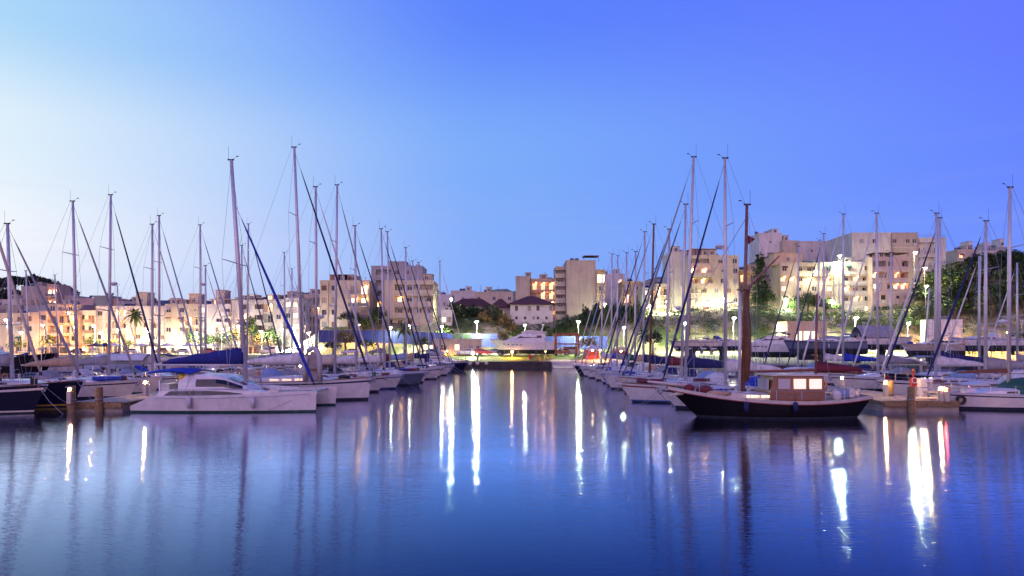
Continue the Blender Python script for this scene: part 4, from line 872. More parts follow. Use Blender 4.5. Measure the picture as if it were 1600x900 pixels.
def window_mesh(w, h, kind):
    k = (round(w, 2), round(h, 2), kind)
    if k in _wcache: return _wcache[k]
    f = MB(); e = .07
    f.box(-w/2, -w/2+e, 0, .07, 0, h); f.box(w/2-e, w/2, 0, .07, 0, h); f.box(-w/2+e, w/2-e, 0, .07, 0, e); f.box(-w/2+e, w/2-e, 0, .07, h-e, h)
    f.box(-.035, .035, .005, .06, e, h-e)
    if kind == 'shut':
        for s in (-1, 1): f.box(min(s*w/2, s*(w/2+w*.42)), max(s*w/2, s*(w/2+w*.42)), -.235, -.19, 0, h)
    fm = f.mesh('window', M_FRAMEB if kind in ('shut', 'brown') else M_FRAME)
    p = MB().box(-w/2+e, w/2-e, .02, .045, e, h-e)
    pm = {n: p.mesh('pane', m) for n, m in (('dark', M_PANE), ('shut', M_SHUT), ('grey', M_SHUTG), ('curtain', M_CURT), ('warm', M_PANEW), ('yellow', M_PANEY), ('cool', M_PANEC))}
    _wcache[k] = (fm, pm); return _wcache[k]

def facade_mesh(mb, W, H, ops, fr, depth=.2, m=0):
    """wall sheet with real openings; fr(u, d, z) maps facade coords (d = depth inwards) to local space"""
    us = sorted({0, W} | {o[0] for o in ops} | {o[1] for o in ops}); zs = sorted({0, H} | {o[2] for o in ops} | {o[3] for o in ops})
    for i in range(len(us)-1):
        for j in range(len(zs)-1):
            cu, cz = (us[i]+us[i+1])/2, (zs[j]+zs[j+1])/2
            if any(o[0] < cu < o[1] and o[2] < cz < o[3] for o in ops): continue
            mb.add([fr(us[i],0,zs[j]), fr(us[i+1],0,zs[j]), fr(us[i+1],0,zs[j+1]), fr(us[i],0,zs[j+1])], [(0,1,2,3)], m)
    for o in ops:
        a, b, c, d = o[:4]; dd = o[4] if len(o) > 4 else depth
        for q in (((a,0,c),(a,dd,c),(a,dd,d),(a,0,d)), ((b,0,c),(b,0,d),(b,dd,d),(b,dd,c)), ((a,0,c),(b,0,c),(b,dd,c),(a,dd,c)), ((a,0,d),(a,dd,d),(b,dd,d),(b,0,d))):
            mb.add([fr(*p) for p in q], [(0,1,2,3)], m)
        mb.add([fr(a,dd,c), fr(b,dd,c), fr(b,dd,d), fr(a,dd,d)], [(0,1,2,3)], m)

def building(name, label, x0, x1, ytop, D, wall='cream', floors=4, pat='wdw', dep=10., rot=0., base=None, ground=None, side=None, sidepat='w.w', lit=.25, rail='bars',
             roof='flat', extras=(), fh=None, frame='white', litc=('warm', 'yellow'), zbase=None, awn=None, group=None, cat='building', parapet=.9, top_set=None, sidedep=None):
    """front face spans photo columns x0..x1 at distance D with its roof edge at row ytop"""
    rnd = random.Random(int(x0*3+x1*7+D))
    W = (x1-x0)*D/FOCAL; zt = PZ(ytop, D); xc = PX((x0+x1)/2, D)
    zb = (min(ground_z(xc-W/2, D+1), ground_z(xc+W/2, D+1)) - .3) if zbase is None else zbase
    H = zt - zb; nf = floors; fh = H/(nf) if fh is None else fh
    r = thing(name, label, cat, (xc, D, zb), rot, group)
    mb = MB(); wins = []; balc = []; log = []
    pats = pat if isinstance(pat, (list, tuple)) else [pat]*nf
    def lay(pt, Wd, z, fr, out, bal, k):
        n = len(pt); u = Wd/n; run = None; ops = []
        for i, c in enumerate(pt):
            lo = c.lower(); uc = (i+.5)*u
            if lo == 'w': w, h, s = min(1.3, u*.7), min(1.35, fh*.5), fh*.32
            elif lo == 's': w, h, s = min(.8, u*.6), min(.8, fh*.3), fh*.42
            elif lo == 'd': w, h, s = min(1.7, u*.7), min(2.2, fh*.72), .04
            elif lo == 'g': w, h, s = u*.84, fh*.72, .05
            else: continue
            L = c.isupper() or rnd.random() < lit
            ops.append((uc-w/2, uc+w/2, z+s, z+s+h)); out.append((uc, z+s, w, h, L, lo, fr))
        i = 0
        while i < n:
            if pt[i].lower() == 'l':
                j = i
                while j < n and pt[j].lower() == 'l': j += 1
                a, b, dp = i*u+.12, j*u-.12, 1.35
                ops.append((a, b, z+.1, z+fh*.80, dp)); log.append((a, b, z+.1, fr))
                for q in range(i, j):
                    L = pt[q].isupper() or rnd.random() < lit; w, h = min(1.5, u*.5), min(2.1, fh*.66)
                    out.append(((q+.5)*u, z+.11, w, h, L, 'l', fr))
                i = j
            elif pt[i].lower() in 'd' and k > 0:
                j = i
                while j < n and pt[j].lower() == 'd': j += 1
                bal.append((i*u+.06, j*u-.06, z, fr)); i = j
            else: i += 1
        return ops
    fr = lambda u, d, z: (u - W/2, d, z)
    ops = []
    for k in range(nf): ops += lay(pats[min(k, len(pats)-1)], W, k*fh, fr, wins, balc, k)
    facade_mesh(mb, W, H, ops, fr)
    Dp = sidedep or dep
    fl = lambda u, d, z: (-W/2 + d, Dp - u, z); frt = lambda u, d, z: (W/2 - d, u, z)
    for sd, f2 in (('L', fl), ('R', frt)):
        o2 = []
        if side == sd:
            for k in range(nf): o2 += lay(sidepat if isinstance(sidepat, str) else sidepat[min(k, len(sidepat)-1)], Dp, k*fh, f2, wins, balc, k)
        facade_mesh(mb, Dp, H, o2, f2)
    mb.add([(-W/2,Dp,0),(W/2,Dp,0),(W/2,Dp,H),(-W/2,Dp,H)], [(1,0,3,2)])
    mb.add([(-W/2,0,H),(W/2,0,H),(W/2,Dp,H),(-W/2,Dp,H)], [(0,1,2,3)])
    mb.box(-W/2, W/2, 0, Dp, -3, -.01)
    if roof == 'flat' and parapet:
        p = parapet*.6; e = .22
        mb.box(-W/2-.06, W/2+.06, -.06, e, H+.003, H+p); mb.box(-W/2-.06, W/2+.06, Dp-e, Dp+.06, H+.003, H+p); mb.box(-W/2-.06, -W/2+e, e, Dp-e, H+.003, H+p-.002); mb.box(W/2-e, W/2+.06, e, Dp-e, H+.003, H+p-.002)
    mb.build('wall', WALLS[wall], r)
    for uc, z, w, h, L, lo, f in wins:
        kind = 'shut' if (frame == 'shut' and lo == 'w') else ('brown' if frame in ('brown', 'shut') else 'white')
        fm, pm = window_mesh(w, h, kind)
        rz = 0 if f is fr else (-pi/2 if f is fl else pi/2)
        o = link('door' if lo in 'dl' else 'window', fm, r, f(uc, 1.27 if lo == 'l' else .10, z), rz)
        link('pane', pm[rnd.choice(litc) if L else rnd.choice(('dark', 'dark', 'dark', 'shut', 'grey', 'curtain'))], o)
        if L and lo == 'l': link('balcony_lamp', BULB, o, (w*.3, -.6, h+.08))
        if L and lo == 'd' and f is fr: link('balcony_lamp', BULB, o, (w*.35, -.55, h-.12))
    for uc, z, w, h, L, lo, f in wins:
        if lo == 'w' and rnd.random() < .16:
            p = f(uc, -.18, z-.55); MB().box(-.42, .42, -.16, .16, -.3, .3).build('air_conditioner', M_AC, r, loc=p, rz=0 if f is fr else pi/2)
        elif lo == 'w' and rnd.random() < .14 and f is fr:
            MB().add([(-w*.62,0,h+.12),(w*.62,0,h+.12),(w*.62,-.7,h-.3),(-w*.62,-.7,h-.3),(w*.62,-.7,h-.48),(-w*.62,-.7,h-.48)], [(0,3,2,1),(3,5,4,2)]).build('window_awning', M_AWN[rnd.choice(('white', 'tan', 'burgundy', 'green'))], r, loc=f(uc, -.02, z))
        if lo == 'w' and f is fr: MB().box(-w/2-.1, w/2+.1, -.12, -.003, -.12, -.004).build('sill', M_SLAB, r, loc=f(uc, 0, z))
    if nf >= 3 and any(c in ''.join(pats) for c in 'wdlWDL') and W > 5:
        for k in range(1, nf): MB().box(-W/2-.05, W/2+.05, -.10, -.004, k*fh-.17, k*fh+.05).build('floor_band', M_SLAB if rnd.random() < .5 else WALLS[wall], r)
    for a, b, z, f in log:      # parapets across the loggias
        rz = 0 if f is fr else (-pi/2 if f is fl else pi/2); m2 = MB(); hw = (b-a)/2
        if rail == 'solid': m2.box(-hw+.004, hw-.004, .03, .13, .004, .82)
        else:
            n = max(3, int(2*hw/.3))
            for i in range(n+1): x = -hw+.03+(2*hw-.06)*i/n; m2.box(x-.02, x+.02, .06, .1, .004, .86)
            m2.box(-hw+.005, hw-.005, .04, .12, .86, .93)
        o = m2.build('parapet' if rail == 'solid' else 'railing', WALLS[wall] if rail == 'solid' else M_RAIL, r, loc=f((a+b)/2, 0, z), rz=rz)
    for a, b, z, f in balc:
        if f is fl or f is frt: continue
        mb = MB(); mb.box(a-W/2, b-W/2, -1.25, -.005, z-.18, z); s = mb.build('balcony', M_SLAB, r)
        mb = MB(); xa, xb = a-W/2, b-W/2
        if rail == 'solid':
            mb.box(xa, xb, -1.25, -1.15, z+.002, z+.95); mb.box(xa, xa+.1, -1.145, -.01, z+.002, z+.95); mb.box(xb-.1, xb, -1.145, -.01, z+.002, z+.95); mb.build('parapet', WALLS[wall], s)
        else:
            n = max(3, int((xb-xa)/.32))
            for i in range(n+1): x = xa+.03+(xb-xa-.06)*i/n; mb.box(x-.018, x+.018, -1.22, -1.18, z+.002, z+.93)
            mb.box(xa, xb, -1.235, -1.165, z+.93, z+.99); mb.box(xa, xa+.04, -1.16, -.01, z+.93, z+.98); mb.box(xb-.04, xb, -1.16, -.01, z+.93, z+.98)
            if rnd.random() < .75: mb.box(xa+.05, xb-.05, -1.172, -1.162, z+.06, z+.86)
            mb.build('railing', M_RAIL, s)
        if awn and rnd.random() < .55:
            mb = MB(); mb.add([(xa,-.02,z+2.55),(xb,-.02,z+2.55),(xb,-1.5,z+2.05),(xa,-1.5,z+2.05),(xb,-1.5,z+1.85),(xa,-1.5,z+1.85)], [(0,3,2,1),(3,5,4,2)]); mb.build('awning', M_AWN[awn], s)
    if roof == 'hip':
        o = .7; rh = 2.6; mb = MB(); k = min(W, Dp)*.42
        mb.add([(-W/2-o,-o,H),(W/2+o,-o,H),(W/2+o,Dp+o,H),(-W/2-o,Dp+o,H),(-W/2+k,Dp/2,H+rh),(W/2-k,Dp/2,H+rh),(-W/2-o,-o,H-.2),(W/2+o,-o,H-.2),(W/2+o,Dp+o,H-.2),(-W/2-o,Dp+o,H-.2)],
               [(0,1,5,4),(1,2,5),(2,3,4,5),(3,0,4),(6,7,1,0),(7,8,2,1),(9,6,0,3),(9,8,7,6)]); mb.build('roof', M_TILE, r)
    if roof in ('shedL', 'shedR'):
        s = 1 if roof == 'shedR' else -1; rh = 3.2; mb = MB()
        za, zb_ = (H, H+rh) if s > 0 else (H+rh, H)
        mb.add([(-W/2,0,H),(W/2,0,H),(W/2,0,zb_),(-W/2,0,za)], [(0,1,2,3)]); mb.add([(-W/2,Dp,H),(W/2,Dp,H),(W/2,Dp,zb_),(-W/2,Dp,za)], [(3,2,1,0)])
        mb.add([(s*W/2,0,H),(s*W/2,Dp,H),(s*W/2,Dp,H+rh),(s*W/2,0,H+rh)], [(0,1,2,3)]); mb.build('gable', WALLS[wall], r)
        mb = MB(); mb.add([(-W/2-.3,-.3,za+.05),(W/2+.3,-.3,zb_+.05),(W/2+.3,Dp+.3,zb_+.05),(-W/2-.3,Dp+.3,za+.05),(-W/2-.3,-.3,za-.12),(W/2+.3,-.3,zb_-.12)], [(0,1,2,3),(4,5,1,0)]); mb.build('roof', M_TILE, r)
    if roof == 'flat' and W > 5 and name not in ('great_block', 'great_block_wing', 'balconied_wing', 'skyline_school', 'blank_tower', 'yard_shed', 'harbour_office', 'gatehouse'): extras = tuple(extras) + tuple((rnd.choice((('ant', rnd.uniform(.05, .95), rnd.uniform(1.5, 3.6)), ('tank', rnd.uniform(.05, .8), rnd.choice((1, 1, 2))), ('cyl', rnd.uniform(.05, .95), rnd.uniform(.8, 1.6), rnd.uniform(.4, .8)), ('hut', rnd.uniform(.2, .8), rnd.uniform(1.6, 2.6), rnd.uniform(1.6, 2.4))))) for _ in range(2+int(W/7)))
    for ex in extras:
        kd, u = ex[0], (ex[1]-.5)*W; y = Dp*(.35 + .3*rnd.random()); z = H+.005
        if kd == 'hut':
            w, h = ex[2], ex[3]; mb = MB(); mb.box(u-w/2, u+w/2, 1.2, min(Dp-1, 5.5), z, z+h); mb.box(u-w/2-.15, u+w/2+.15, 1.05, min(Dp-1, 5.5)+.15, z+h+.003, z+h+.18); o = mb.build('roof_hut', WALLS[ex[4] if len(ex) > 4 else wall], r)
            fm, pm = window_mesh(1.0, 1.1, 'white'); q = link('window', fm, o, (u, 1.12, z+h*.35)); link('pane', pm['dark'], q)
        elif kd == 'pent':   # set-back top storey: penthouse with dark glazing
            w, h = ex[2], ex[3]; mb = MB(); mb.box(u-w/2, u+w/2, 1.6, Dp-.6, z, z+h); mb.box(u-w/2-.3, u+w/2+.3, .9, Dp-.4, z+h+.003, z+h+.22); o = mb.build('penthouse', WALLS[ex[4] if len(ex) > 4 else wall], r)
            n = max(2, int(w/2.6))
            for i in range(n):
                fm, pm = window_mesh(1.5, 1.5, 'white'); q = link('window', fm, o, (u-w/2+(i+.5)*w/n, 1.52, z+h*.25)); link('pane', pm['warm' if rnd.random() < lit*.6 else 'dark'], q)
        elif kd == 'tank':
            for q in range(ex[2]):
                mb = MB(); xx = u+q*1.5; mb.tube([(xx-.55, y, z+1.5), (xx+.55, y, z+1.5)], .28, 8); mb.build('water_tank', M_TANK, r)
                mb = MB(); mb.add([(xx-.6,y-1.5,z+.2),(xx+.6,y-1.5,z+.2),(xx+.6,y-.2,z+1.4),(xx-.6,y-.2,z+1.4),(xx-.6,y-1.45,z+.12),(xx+.6,y-1.45,z+.12),(xx+.6,y-.15,z+1.32),(xx-.6,y-.15,z+1.32)], [(0,1,2,3),(7,6,5,4),(0,4,5,1),(2,6,7,3)])
                for dx in (-.5, .5): mb.box(xx+dx-.03, xx+dx+.03, y-.1, y-.04, z, z+1.4)
                mb.build('solar_panel', M_SOLAR, r)
        elif kd == 'ant':
            mb = MB(); hh = ex[2]; mb.tube([(u, y, z), (u, y, z+hh)], .035, 4)
            for q in range(4): mb.box(u-.5+.06*q, u+.5-.06*q, y-.02, y+.02, z+hh-.15-q*.22, z+hh-.12-q*.22)
            mb.build('antenna', M_RAIL, r)
        elif kd == 'cyl':
            mb = MB(); mb.tube([(u, y, z), (u, y, z+ex[2])], ex[3], 9); mb.build('water_tank', M_TANK, r)
        elif kd == 'slabroof':
            mb = MB(); w = ex[2]; mb.box(u-w/2, u+w/2, .4, 5.0, z+1.6, z+1.75)
            for dx in (-w/2+.1, w/2-.1): mb.box(u+dx-.06, u+dx+.06, .5, .62, z, z+1.598)
            mb.build('pergola', M_TILE, r)
        elif kd == 'rail':
            mb = MB(); 
            for i in range(int(W/.5)+1): mb.box(-W/2+i*.5-.02, -W/2+i*.5+.02, .0, .04, z+.55, z+1.3)
            mb.box(-W/2, W/2, -.01, .05, z+1.3, z+1.36); mb.build('roof_railing', M_RAIL, r)
    return r
Bd = building
# --- waterfront row on the left
FR = 'waterfront apartment blocks'
Bd('apartment_block', 'cream block with square dark windows at the wooded hill foot', -40, 40, 492, 190, 'cream', 4, 'ww.w', lit=.3, extras=(('tank',.6,2),('ant',.3,2.5)), group=FR)
Bd('apartment_block', 'narrow peach block with few brown windows beside the brown-shuttered block', 41, 61, 491, 189, 'peach', 4, 'w.', frame='brown', lit=.1, group=FR)
Bd('apartment_block', 'peach block with brown-shuttered windows and long balconies', 62, 121, 489, 189, 'peach', 4, ['gggg','wlllw','wlllw','wlllw'], frame='brown', lit=.12, rail='bars', extras=(('pent',.5,8.,2.4,'pink'),('ant',.2,2)), group=FR)
Bd('apartment_block', 'white block with balconies standing beside the brown-shuttered block', 122, 149, 488, 191, 'white', 4, 'wd', lit=.35, side='R', sidepat='w.w', group=FR)
Bd('apartment_block', 'long white four-storey block behind the tall palm', 150, 257, 481, 192, 'white', 4, ['gggg.ggg','w.ll.w.ll','.wll..wl.','w.ll.w.w.'], lit=.15, rail='solid', extras=(('tank',.3,2),('ant',.55,3),('hut',.63,3.,4.4,'tan')), group=FR)
Bd('apartment_block', 'cream block with set-back pink penthouse, roof hut and solar heater', 258, 310, 478, 190, 'cream', 5, ['ggg','w.wll','w.wll','w.wll','w.w.s'], lit=.08, rail='bars', extras=(('pent',.45,7.2,1.7,'pink'),('tank',.35,2),('hut',.8,2.6,3.4,'peach')), group=FR)
Bd('apartment_block', 'white block with pink penthouse between cream blocks', 311, 361, 478, 190, 'white', 5, ['ggg','w.ll','w.ll','w.dd','w..d'], lit=.08, rail='solid', extras=(('pent',.65,6.2,1.8,'pink'),('hut',.6,2.4,4.4,'pink'),('ant',.3,2.4)), group=FR)
Bd('apartment_block', 'pale block with grey-shuttered window pairs and brown roof storey', 362, 411, 472, 190, 'pale', 5, ['ggg','.w.w','.w.w','.d.w','.w.w'], lit=.08, frame='shut', extras=(('pent',.5,7.4,1.2,'tan'),('ant',.6,3.)), group=FR)
Bd('apartment_block', 'slim pale block with recessed balconies stacked in one column', 412, 443, 471, 190, 'pale', 5, ['gg','l.','l.','lw','lw'], lit=.1, extras=(('pent',.4,3.4,1.7,'tan'),), group=FR)
Bd('apartment_block', 'white block with paired dark windows below the blue ridge', 444, 468, 468, 191, 'white', 5, ['g.','w.','ww','ww','ww'], lit=.2, side='R', sidepat='wdw', extras=(('hut',.5,3.4,2.2,'tan'),), group=FR)
Bd('apartment_block', 'set-back cream block with many small balconies beside the rounded block', 466, 500, 462, 214, 'cream', 6, 'lwl', lit=.22, rail='bars', side='R', extras=(('tank',.4,1),('ant',.7,2)), group=FR, awn='tan')
# --- hill houses on the left
HG = 'houses on the wooded hill'
for i, (x0, x1, yt, D, w, fl, pt, sd, ex, lb) in enumerate((
    (33, 73, 449, 262, 'tan', 4, ['....','...W','...W','....'], 'R', (('ant',.5,2),), 'big blank-walled tan block below the pines'),
    (74, 89, 446, 258, 'peach', 5, 'DD', None, (), 'slim peach block with stacked lit balconies below the pines'),
    (88, 104, 457, 268, 'grey', 3, 'w.w', None, (('tank',.5,1),), 'grey house with water tank beside the lit-balcony block'),
    (100, 118, 464, 262, 'pale', 3, 'ww', None, (), 'pale two-window house on the hill slope'),
    (118, 146, 468, 255, 'pink', 3, 'w.dd', None, (('ant',.4,2),), 'pink house with balcony on the hill slope'),
    (146, 171, 464, 250, 'green', 3, '...', None, (('ant',.3,2.4),), 'blank green-grey block rising behind the white waterfront block'),
    (171, 183, 468, 252, 'peach', 3, 'wd', None, (), 'small peach house beside the blank green-grey block'),
    (0, 34, 470, 250, 'pale', 2, 'w.w.', None, (('tank',.4,1),), 'low pale house with water tank under the pines'),
    (-25, 28, 479, 236, 'tan', 2, 'w.w.w', None, (('cyl',.4,1.2,.7),), 'low tan terrace of houses above the cream block'),
    (38, 76, 480, 228, 'grey', 2, '.w.w.', None, (('tank',.5,3),), 'low grey house with a row of solar heaters'),
    (82, 120, 479, 226, 'pale', 2, 'w.D.w', None, (('hut',.5,2.5,2.),), 'low pale house with one lit doorway behind the brown-shuttered block'),
    (185, 214, 473, 246, 'tan', 2, 'w.w', None, (('ant',.5,3),), 'low tan house beside the stair tower'),
    (214, 226, 466, 240, 'brick', 4, 's', None, (), 'narrow brick-red stair tower above the white block'),
    (125, 150, 480, 232, 'brick', 3, 'd.d', None, (), 'brick-red house with balconies behind the white block'))):
    Bd('hill_house', lb, x0, x1, yt, D, w, fl, pt, dep=8, side=sd, sidepat='D', lit=.06, extras=ex, group=HG, cat='house', zbase=ground_z(PX((x0+x1)/2, D), D)-3)
# --- left of centre
Bd('corner_apartment_house', 'cream corner house with brown shutters and roof hut above the blue hoarding', 514, 577, 441, 182, 'cream', 4, ['w.ll','w.dd','w.DD','w.dd'], frame='brown', lit=.05, rail='bars', side='L', sidepat='ww', dep=11, extras=(('hut',.3,6.6,2.,'brick'),('ant',.8,2)), zbase=8.6, rot=.0)
Bd('corner_wing', 'angled cream wing joining the cream corner house, one shutter per floor', 500, 513, 441, 184, 'cream', 4, 'w', frame='brown', lit=.05, dep=9, zbase=8.6, rot=0)
Bd('apartment_tower', 'grey tower with dark recessed balconies behind the curved-balcony block', 580, 660, 418, 200, 'grey', 6, 'llwww', lit=.05, rail='solid', dep=10, side='L', sidepat='ll', extras=(('hut',.5,5,1.8),('ant',.3,3)), zbase=9.)
Bd('balcony_block', 'cream block with wide parapet balconies lit from the street below', 601, 677, 441, 184, 'cream', 5, ['.w.w.','lll.w','.llll','.llll','.llll'], lit=.08, rail='solid', dep=12, side='R', sidepat='w.w', extras=(('hut',.85,3,2.2,'tan'),('cyl',.7,1.2,.6)), zbase=6.5)
Bd('gatehouse', 'little white kiosk with red-framed windows above the hoarding', 689, 706, 487, 176, 'white', 1, 'ww', lit=.3, frame='brown', dep=4, zbase=9.4, extras=(('hut',.5,1.6,1.),), cat='kiosk')
Bd('harbour_office', 'long low tan harbour building behind the parked white car', 676, 752, 531, 153.5, 'tan', 1, 'dw.wdws', lit=.15, dep=5, zbase=2.4, parapet=.4)
# --- far houses in the centre
CG = 'low far houses on the skyline'
for x0, x1, yt, D, w, lb in ((683, 706, 462, 262, 'white', 'small white flat-roofed house on the skyline with dark windows'), (704, 742, 456, 285, 'pale', 'pale flat-roofed house on the skyline beside the white house'), (742, 802, 458, 258, 'cream', 'long cream flat-roofed house on the skyline near the lit balconies'), (666, 690, 458, 300, 'grey', 'grey house on the skyline with rooftop plants')):
    Bd('skyline_house', lb, x0, x1, yt, D, w, 2, 'w.w.w', dep=9, lit=.05, extras=(('tank',.4,1),('ant',.6,3)), group=CG, cat='house', zbase=ground_z(PX((x0+x1)/2, D), D)-4)
Bd('tiled_house', 'low house with dark oxblood tiled roof behind the shrubs', 705, 768, 478, 214, 'pale', 1, 'w.w.w', dep=8, roof='hip', lit=.1, zbase=ground_z(PX(735,214),214)-1, parapet=0, cat='house')
Bd('hip_roof_villa', 'white villa with oxblood hipped roof and glazed upper floor', 797, 864, 475, 184, 'white', 2, ['.s.s.ss.s.','.w..w.w..w'], dep=13, roof='hip', lit=.04, side='L', sidepat=['s.s','ggg'], zbase=10.6, parapet=0, cat='villa', frame='brown')
Bd('villa_wing', 'glazed side wing with balcony joined to the hipped-roof villa', 768, 796, 480, 189, 'pale', 2, ['.ss','ggg'], dep=8, lit=.04, zbase=10.6, roof='hip', parapet=0, cat='villa wing')
Bd('lit_balcony_block', 'orange-lit apartment block with glowing balconies beside the tall blank tower', 829, 868, 438, 208, 'peach', 4, ['LLL','LlL','lLl','LLL'], lit=.4, rail='bars', dep=8, extras=(('cyl',.5,1.4,.9),('cyl',.8,1.2,.8),('ant',.6,3)), zbase=13., litc=('warm',))
Bd('blank_wall_block', 'blank tan gable wall adjoining the orange-lit balconies', 806, 828, 434, 206.5, 'tan', 4, '.', dep=9, lit=0, zbase=13., extras=(('hut',.9,1.6,1.6),))
Bd('blank_tower', 'tall blank tan tower with tanks on its roof', 885, 931, 408, 203, 'tan', 5, '...', dep=12, lit=0, zbase=13., extras=(('tank',.25,2),('cyl',.4,1.3,.7),('slabroof',.85,4.6)), parapet=.5, side=None)
Bd('balcony_wing', 'narrow wing with open recessed balconies attached to the blank tower', 868, 884, 419, 204, 'tan', 6, 'l', lit=.15, rail='solid', dep=9, zbase=13.)
Bd('tower_annex', 'lower ochre annex joined to the blank tower, one lit top window', 932, 946, 424, 202.5, 'ochre', 4, ['w','w','w','G'], dep=9, lit=.2, zbase=13., litc=('yellow',), extras=(('ant',.4,1.4),))
RG = 'small houses between the blank tower and the big balcony block'
for x0, x1, yt, D, w, fl, pt, lt, lb in ((946, 976, 430, 226, 'white', 3, '.w', .1, 'white cube house beside the tower annex'), (972, 1002, 442, 206, 'ochre', 3, 'lw', .25, 'ochre house with balcony behind the far masts'), (1003, 1024, 452, 199, 'green', 3, 'wl', .3, 'greenish house with lit ground floor behind the far masts'), (1025, 1046, 446, 197, 'cream', 3, 'll', .3, 'cream house with canopies adjoining the big balcony block')):
    Bd('terraced_house', lb, x0, x1, yt, D, w, fl, pt, dep=8, lit=lt, extras=(('tank',.5,1),('ant',.3,2)), group=RG, cat='house', zbase=ground_z(PX((x0+x1)/2, D), D)-1.5)
# --- right-hand cluster
Bd('side_block', 'plain cream wing with one slit window joined to the big balcony block', 1047, 1074, 396, 199, 'pale', 5, ['W.','..','.s','..','..'], dep=10, lit=.0, zbase=13.2)
Bd('big_balcony_block', 'big cream apartment block with stacked balconies and brown roof storey', 1075, 1154, 401, 195, 'cream', 6, ['w.W.www','.w.s.w.ww','lll.w.w.','llll.w.w','dddd.s.w','lll.w.w'], lit=.16, rail='solid', dep=12, extras=(('pent',.33,7.2,2.2,'brick'),('tank',.6,2),('ant',.2,2.4),('cyl',.05,1.4,.8)), zbase=13.2, awn='tan', parapet=.7)
Bd('stepped_house', 'ochre house with a lit terrace beside the cypress', 1155, 1187, 424, 198, 'ochre', 4, ['ww','lw','ll','Ll'], lit=.12, dep=8, zbase=13.6, extras=(('tank',.3,2),))
Bd('gable_wall_house', 'tall plain house with sloping tiled roof behind the cypress', 1186, 1223, 408, 206, 'tan', 4, '....', lit=0, dep=10, roof='shedR', zbase=14., parapet=0)
Bd('upper_white_block', 'white upper block with railed terraces on the skyline', 1186, 1222, 366, 240, 'white', 5, ['...','...','lWl','.ll','.s.'], lit=.15, dep=10, zbase=17., extras=(('tank',.5,3),('ant',.6,1.4)), rail='bars')
Bd('upper_side_block', 'cream upper block joined to the white skyline block', 1223, 1246, 378, 238, 'cream', 4, '...', lit=0, dep=10, zbase=17., extras=(('cyl',.3,1.4,.9),))
Bd('skyline_school', 'wide plain cream block on the skyline with few small windows', 1248, 1330, 379, 236, 'pale', 4, ['......','......','.w.w..w','.s.s..'], lit=.02, dep=14, zbase=18., extras=(('ant',.5,1.6),), side='R', sidepat='w.w')
Bd('arched_terrace_block', 'long cream block with a row of orange-lit balconies and bright street lamps', 1219, 1302, 413, 194, 'cream', 5, ['....w','w.w.W.','W.w.w.w','LLlLlL','w.ll.w'], lit=.2, rail='solid', dep=10, zbase=13.6, extras=(('tank',.55,4),('hut',.18,8.,3.2,'peach'),('cyl',.9,1.2,.8)), awn='tan')
Bd('balcony_stack_block', 'cream block with stacked parapet balconies and burgundy blinds', 1303, 1362, 412, 194.5, 'pale', 5, ['w..w','.lLw','.Lll','.lll','.w.w'], lit=.1, rail='solid', dep=10, zbase=13.6, extras=(('cyl',.4,1.1,.8),), awn='burgundy')
Bd('pilotis_block', 'pinkish apartment block raised on pillars over dark garages', 1363, 1420, 404, 192, 'pink', 5, ['gg.g','.w.ss','W.lLl','Ll.Ll','llw.l'], lit=.2, rail='solid', dep=10, zbase=13.4, extras=(('slabroof',.3,5.),('slabroof',.8,4.6),('tank',.2,4)), frame='brown')
Bd('great_block', 'largest pale block on the hill with tiny windows and solar arrays', 1331, 1392, 366, 212, 'pale', 6, ['......','......','......','.w.Ww.','......','.w.w..'], lit=.02, dep=16, zbase=15., rot=.0, extras=(('tank',.45,3),), side=None)
Bd('great_block_wing', 'receding wing of the largest block with two small windows per floor', 1393, 1434, 366, 213, 'tan', 6, ['....','....','.w.w','.w.w','....','w.ww'], lit=.05, dep=14, zbase=15., side=None)
Bd('balconied_wing', 'pale wing with three rows of railed balconies at the end of the largest block', 1435, 1478, 374, 214, 'pale', 5, ['....','....','llll.','llll.','llll.'], lit=.0, dep=12, zbase=15., rail='bars', extras=(('rail',.5),))
SG = 'houses topping the wooded slope'
for x0, x1, yt, D, w, lb in ((1496, 1530, 392, 236, 'cream', 'cream house with one lit window topping the wooded slope'), (1530, 1556, 394, 232, 'pale', 'pale house with chimney topping the wooded slope'), (1556, 1576, 388, 240, 'grey', 'grey house with roof tank topping the wooded slope')):
    Bd('slope_house', lb, x0, x1, yt, D, w, 3, ['...','W..','w.w'], dep=8, lit=.04, extras=(('tank',.3,2),('hut',.7,1.4,3.4,'white')), group=SG, cat='house', zbase=ground_z(PX((x0+x1)/2, D), D)-2)
Bd('yard_shed', 'low peach shed with bright doors behind the slate-hulled yacht', 1230, 1292, 503, 150, 'peach', 1, ['.ggg.'], lit=1., dep=6, zbase=2.5, parapet=.3, litc=('yellow',), cat='shed')
def white_container(px0, px1, yt, D, label, m, name='shipping_container'):
    x0, x1 = PX(px0, D), PX(px1, D); z0 = ground_z((x0+x1)/2, D)+.02; z1 = PZ(yt, D); mb = MB(); n = int((x1-x0)/.28); r = thing(name, label, 'container', ((x0+x1)/2, D, z0)); w = x1-x0; H = z1-z0
    rr = []
    for i in range(n*2+1): rr.append((-w/2 + w*i/(2*n), .0 if (i//1) % 2 else .06))
    mb.add([(x, y, .15) for x, y in rr]+[(x, y, H-.15) for x, y in rr], [(i, i+1, len(rr)+i+1, len(rr)+i) for i in range(len(rr)-1)]); mb.build('corrugated_side', m, r)
    mb = MB(); mb.box(-w/2-.05, w/2+.05, .08, 2.5, .0, H-.01); mb.build('body', m, r)
    mb = MB(); mb.box(-w/2-.06, w/2+.06, -.03, .1, 0, .148); mb.box(-w/2-.06, w/2+.06, -.03, .1, H-.148, H); mb.build('frame_rail', m, r)
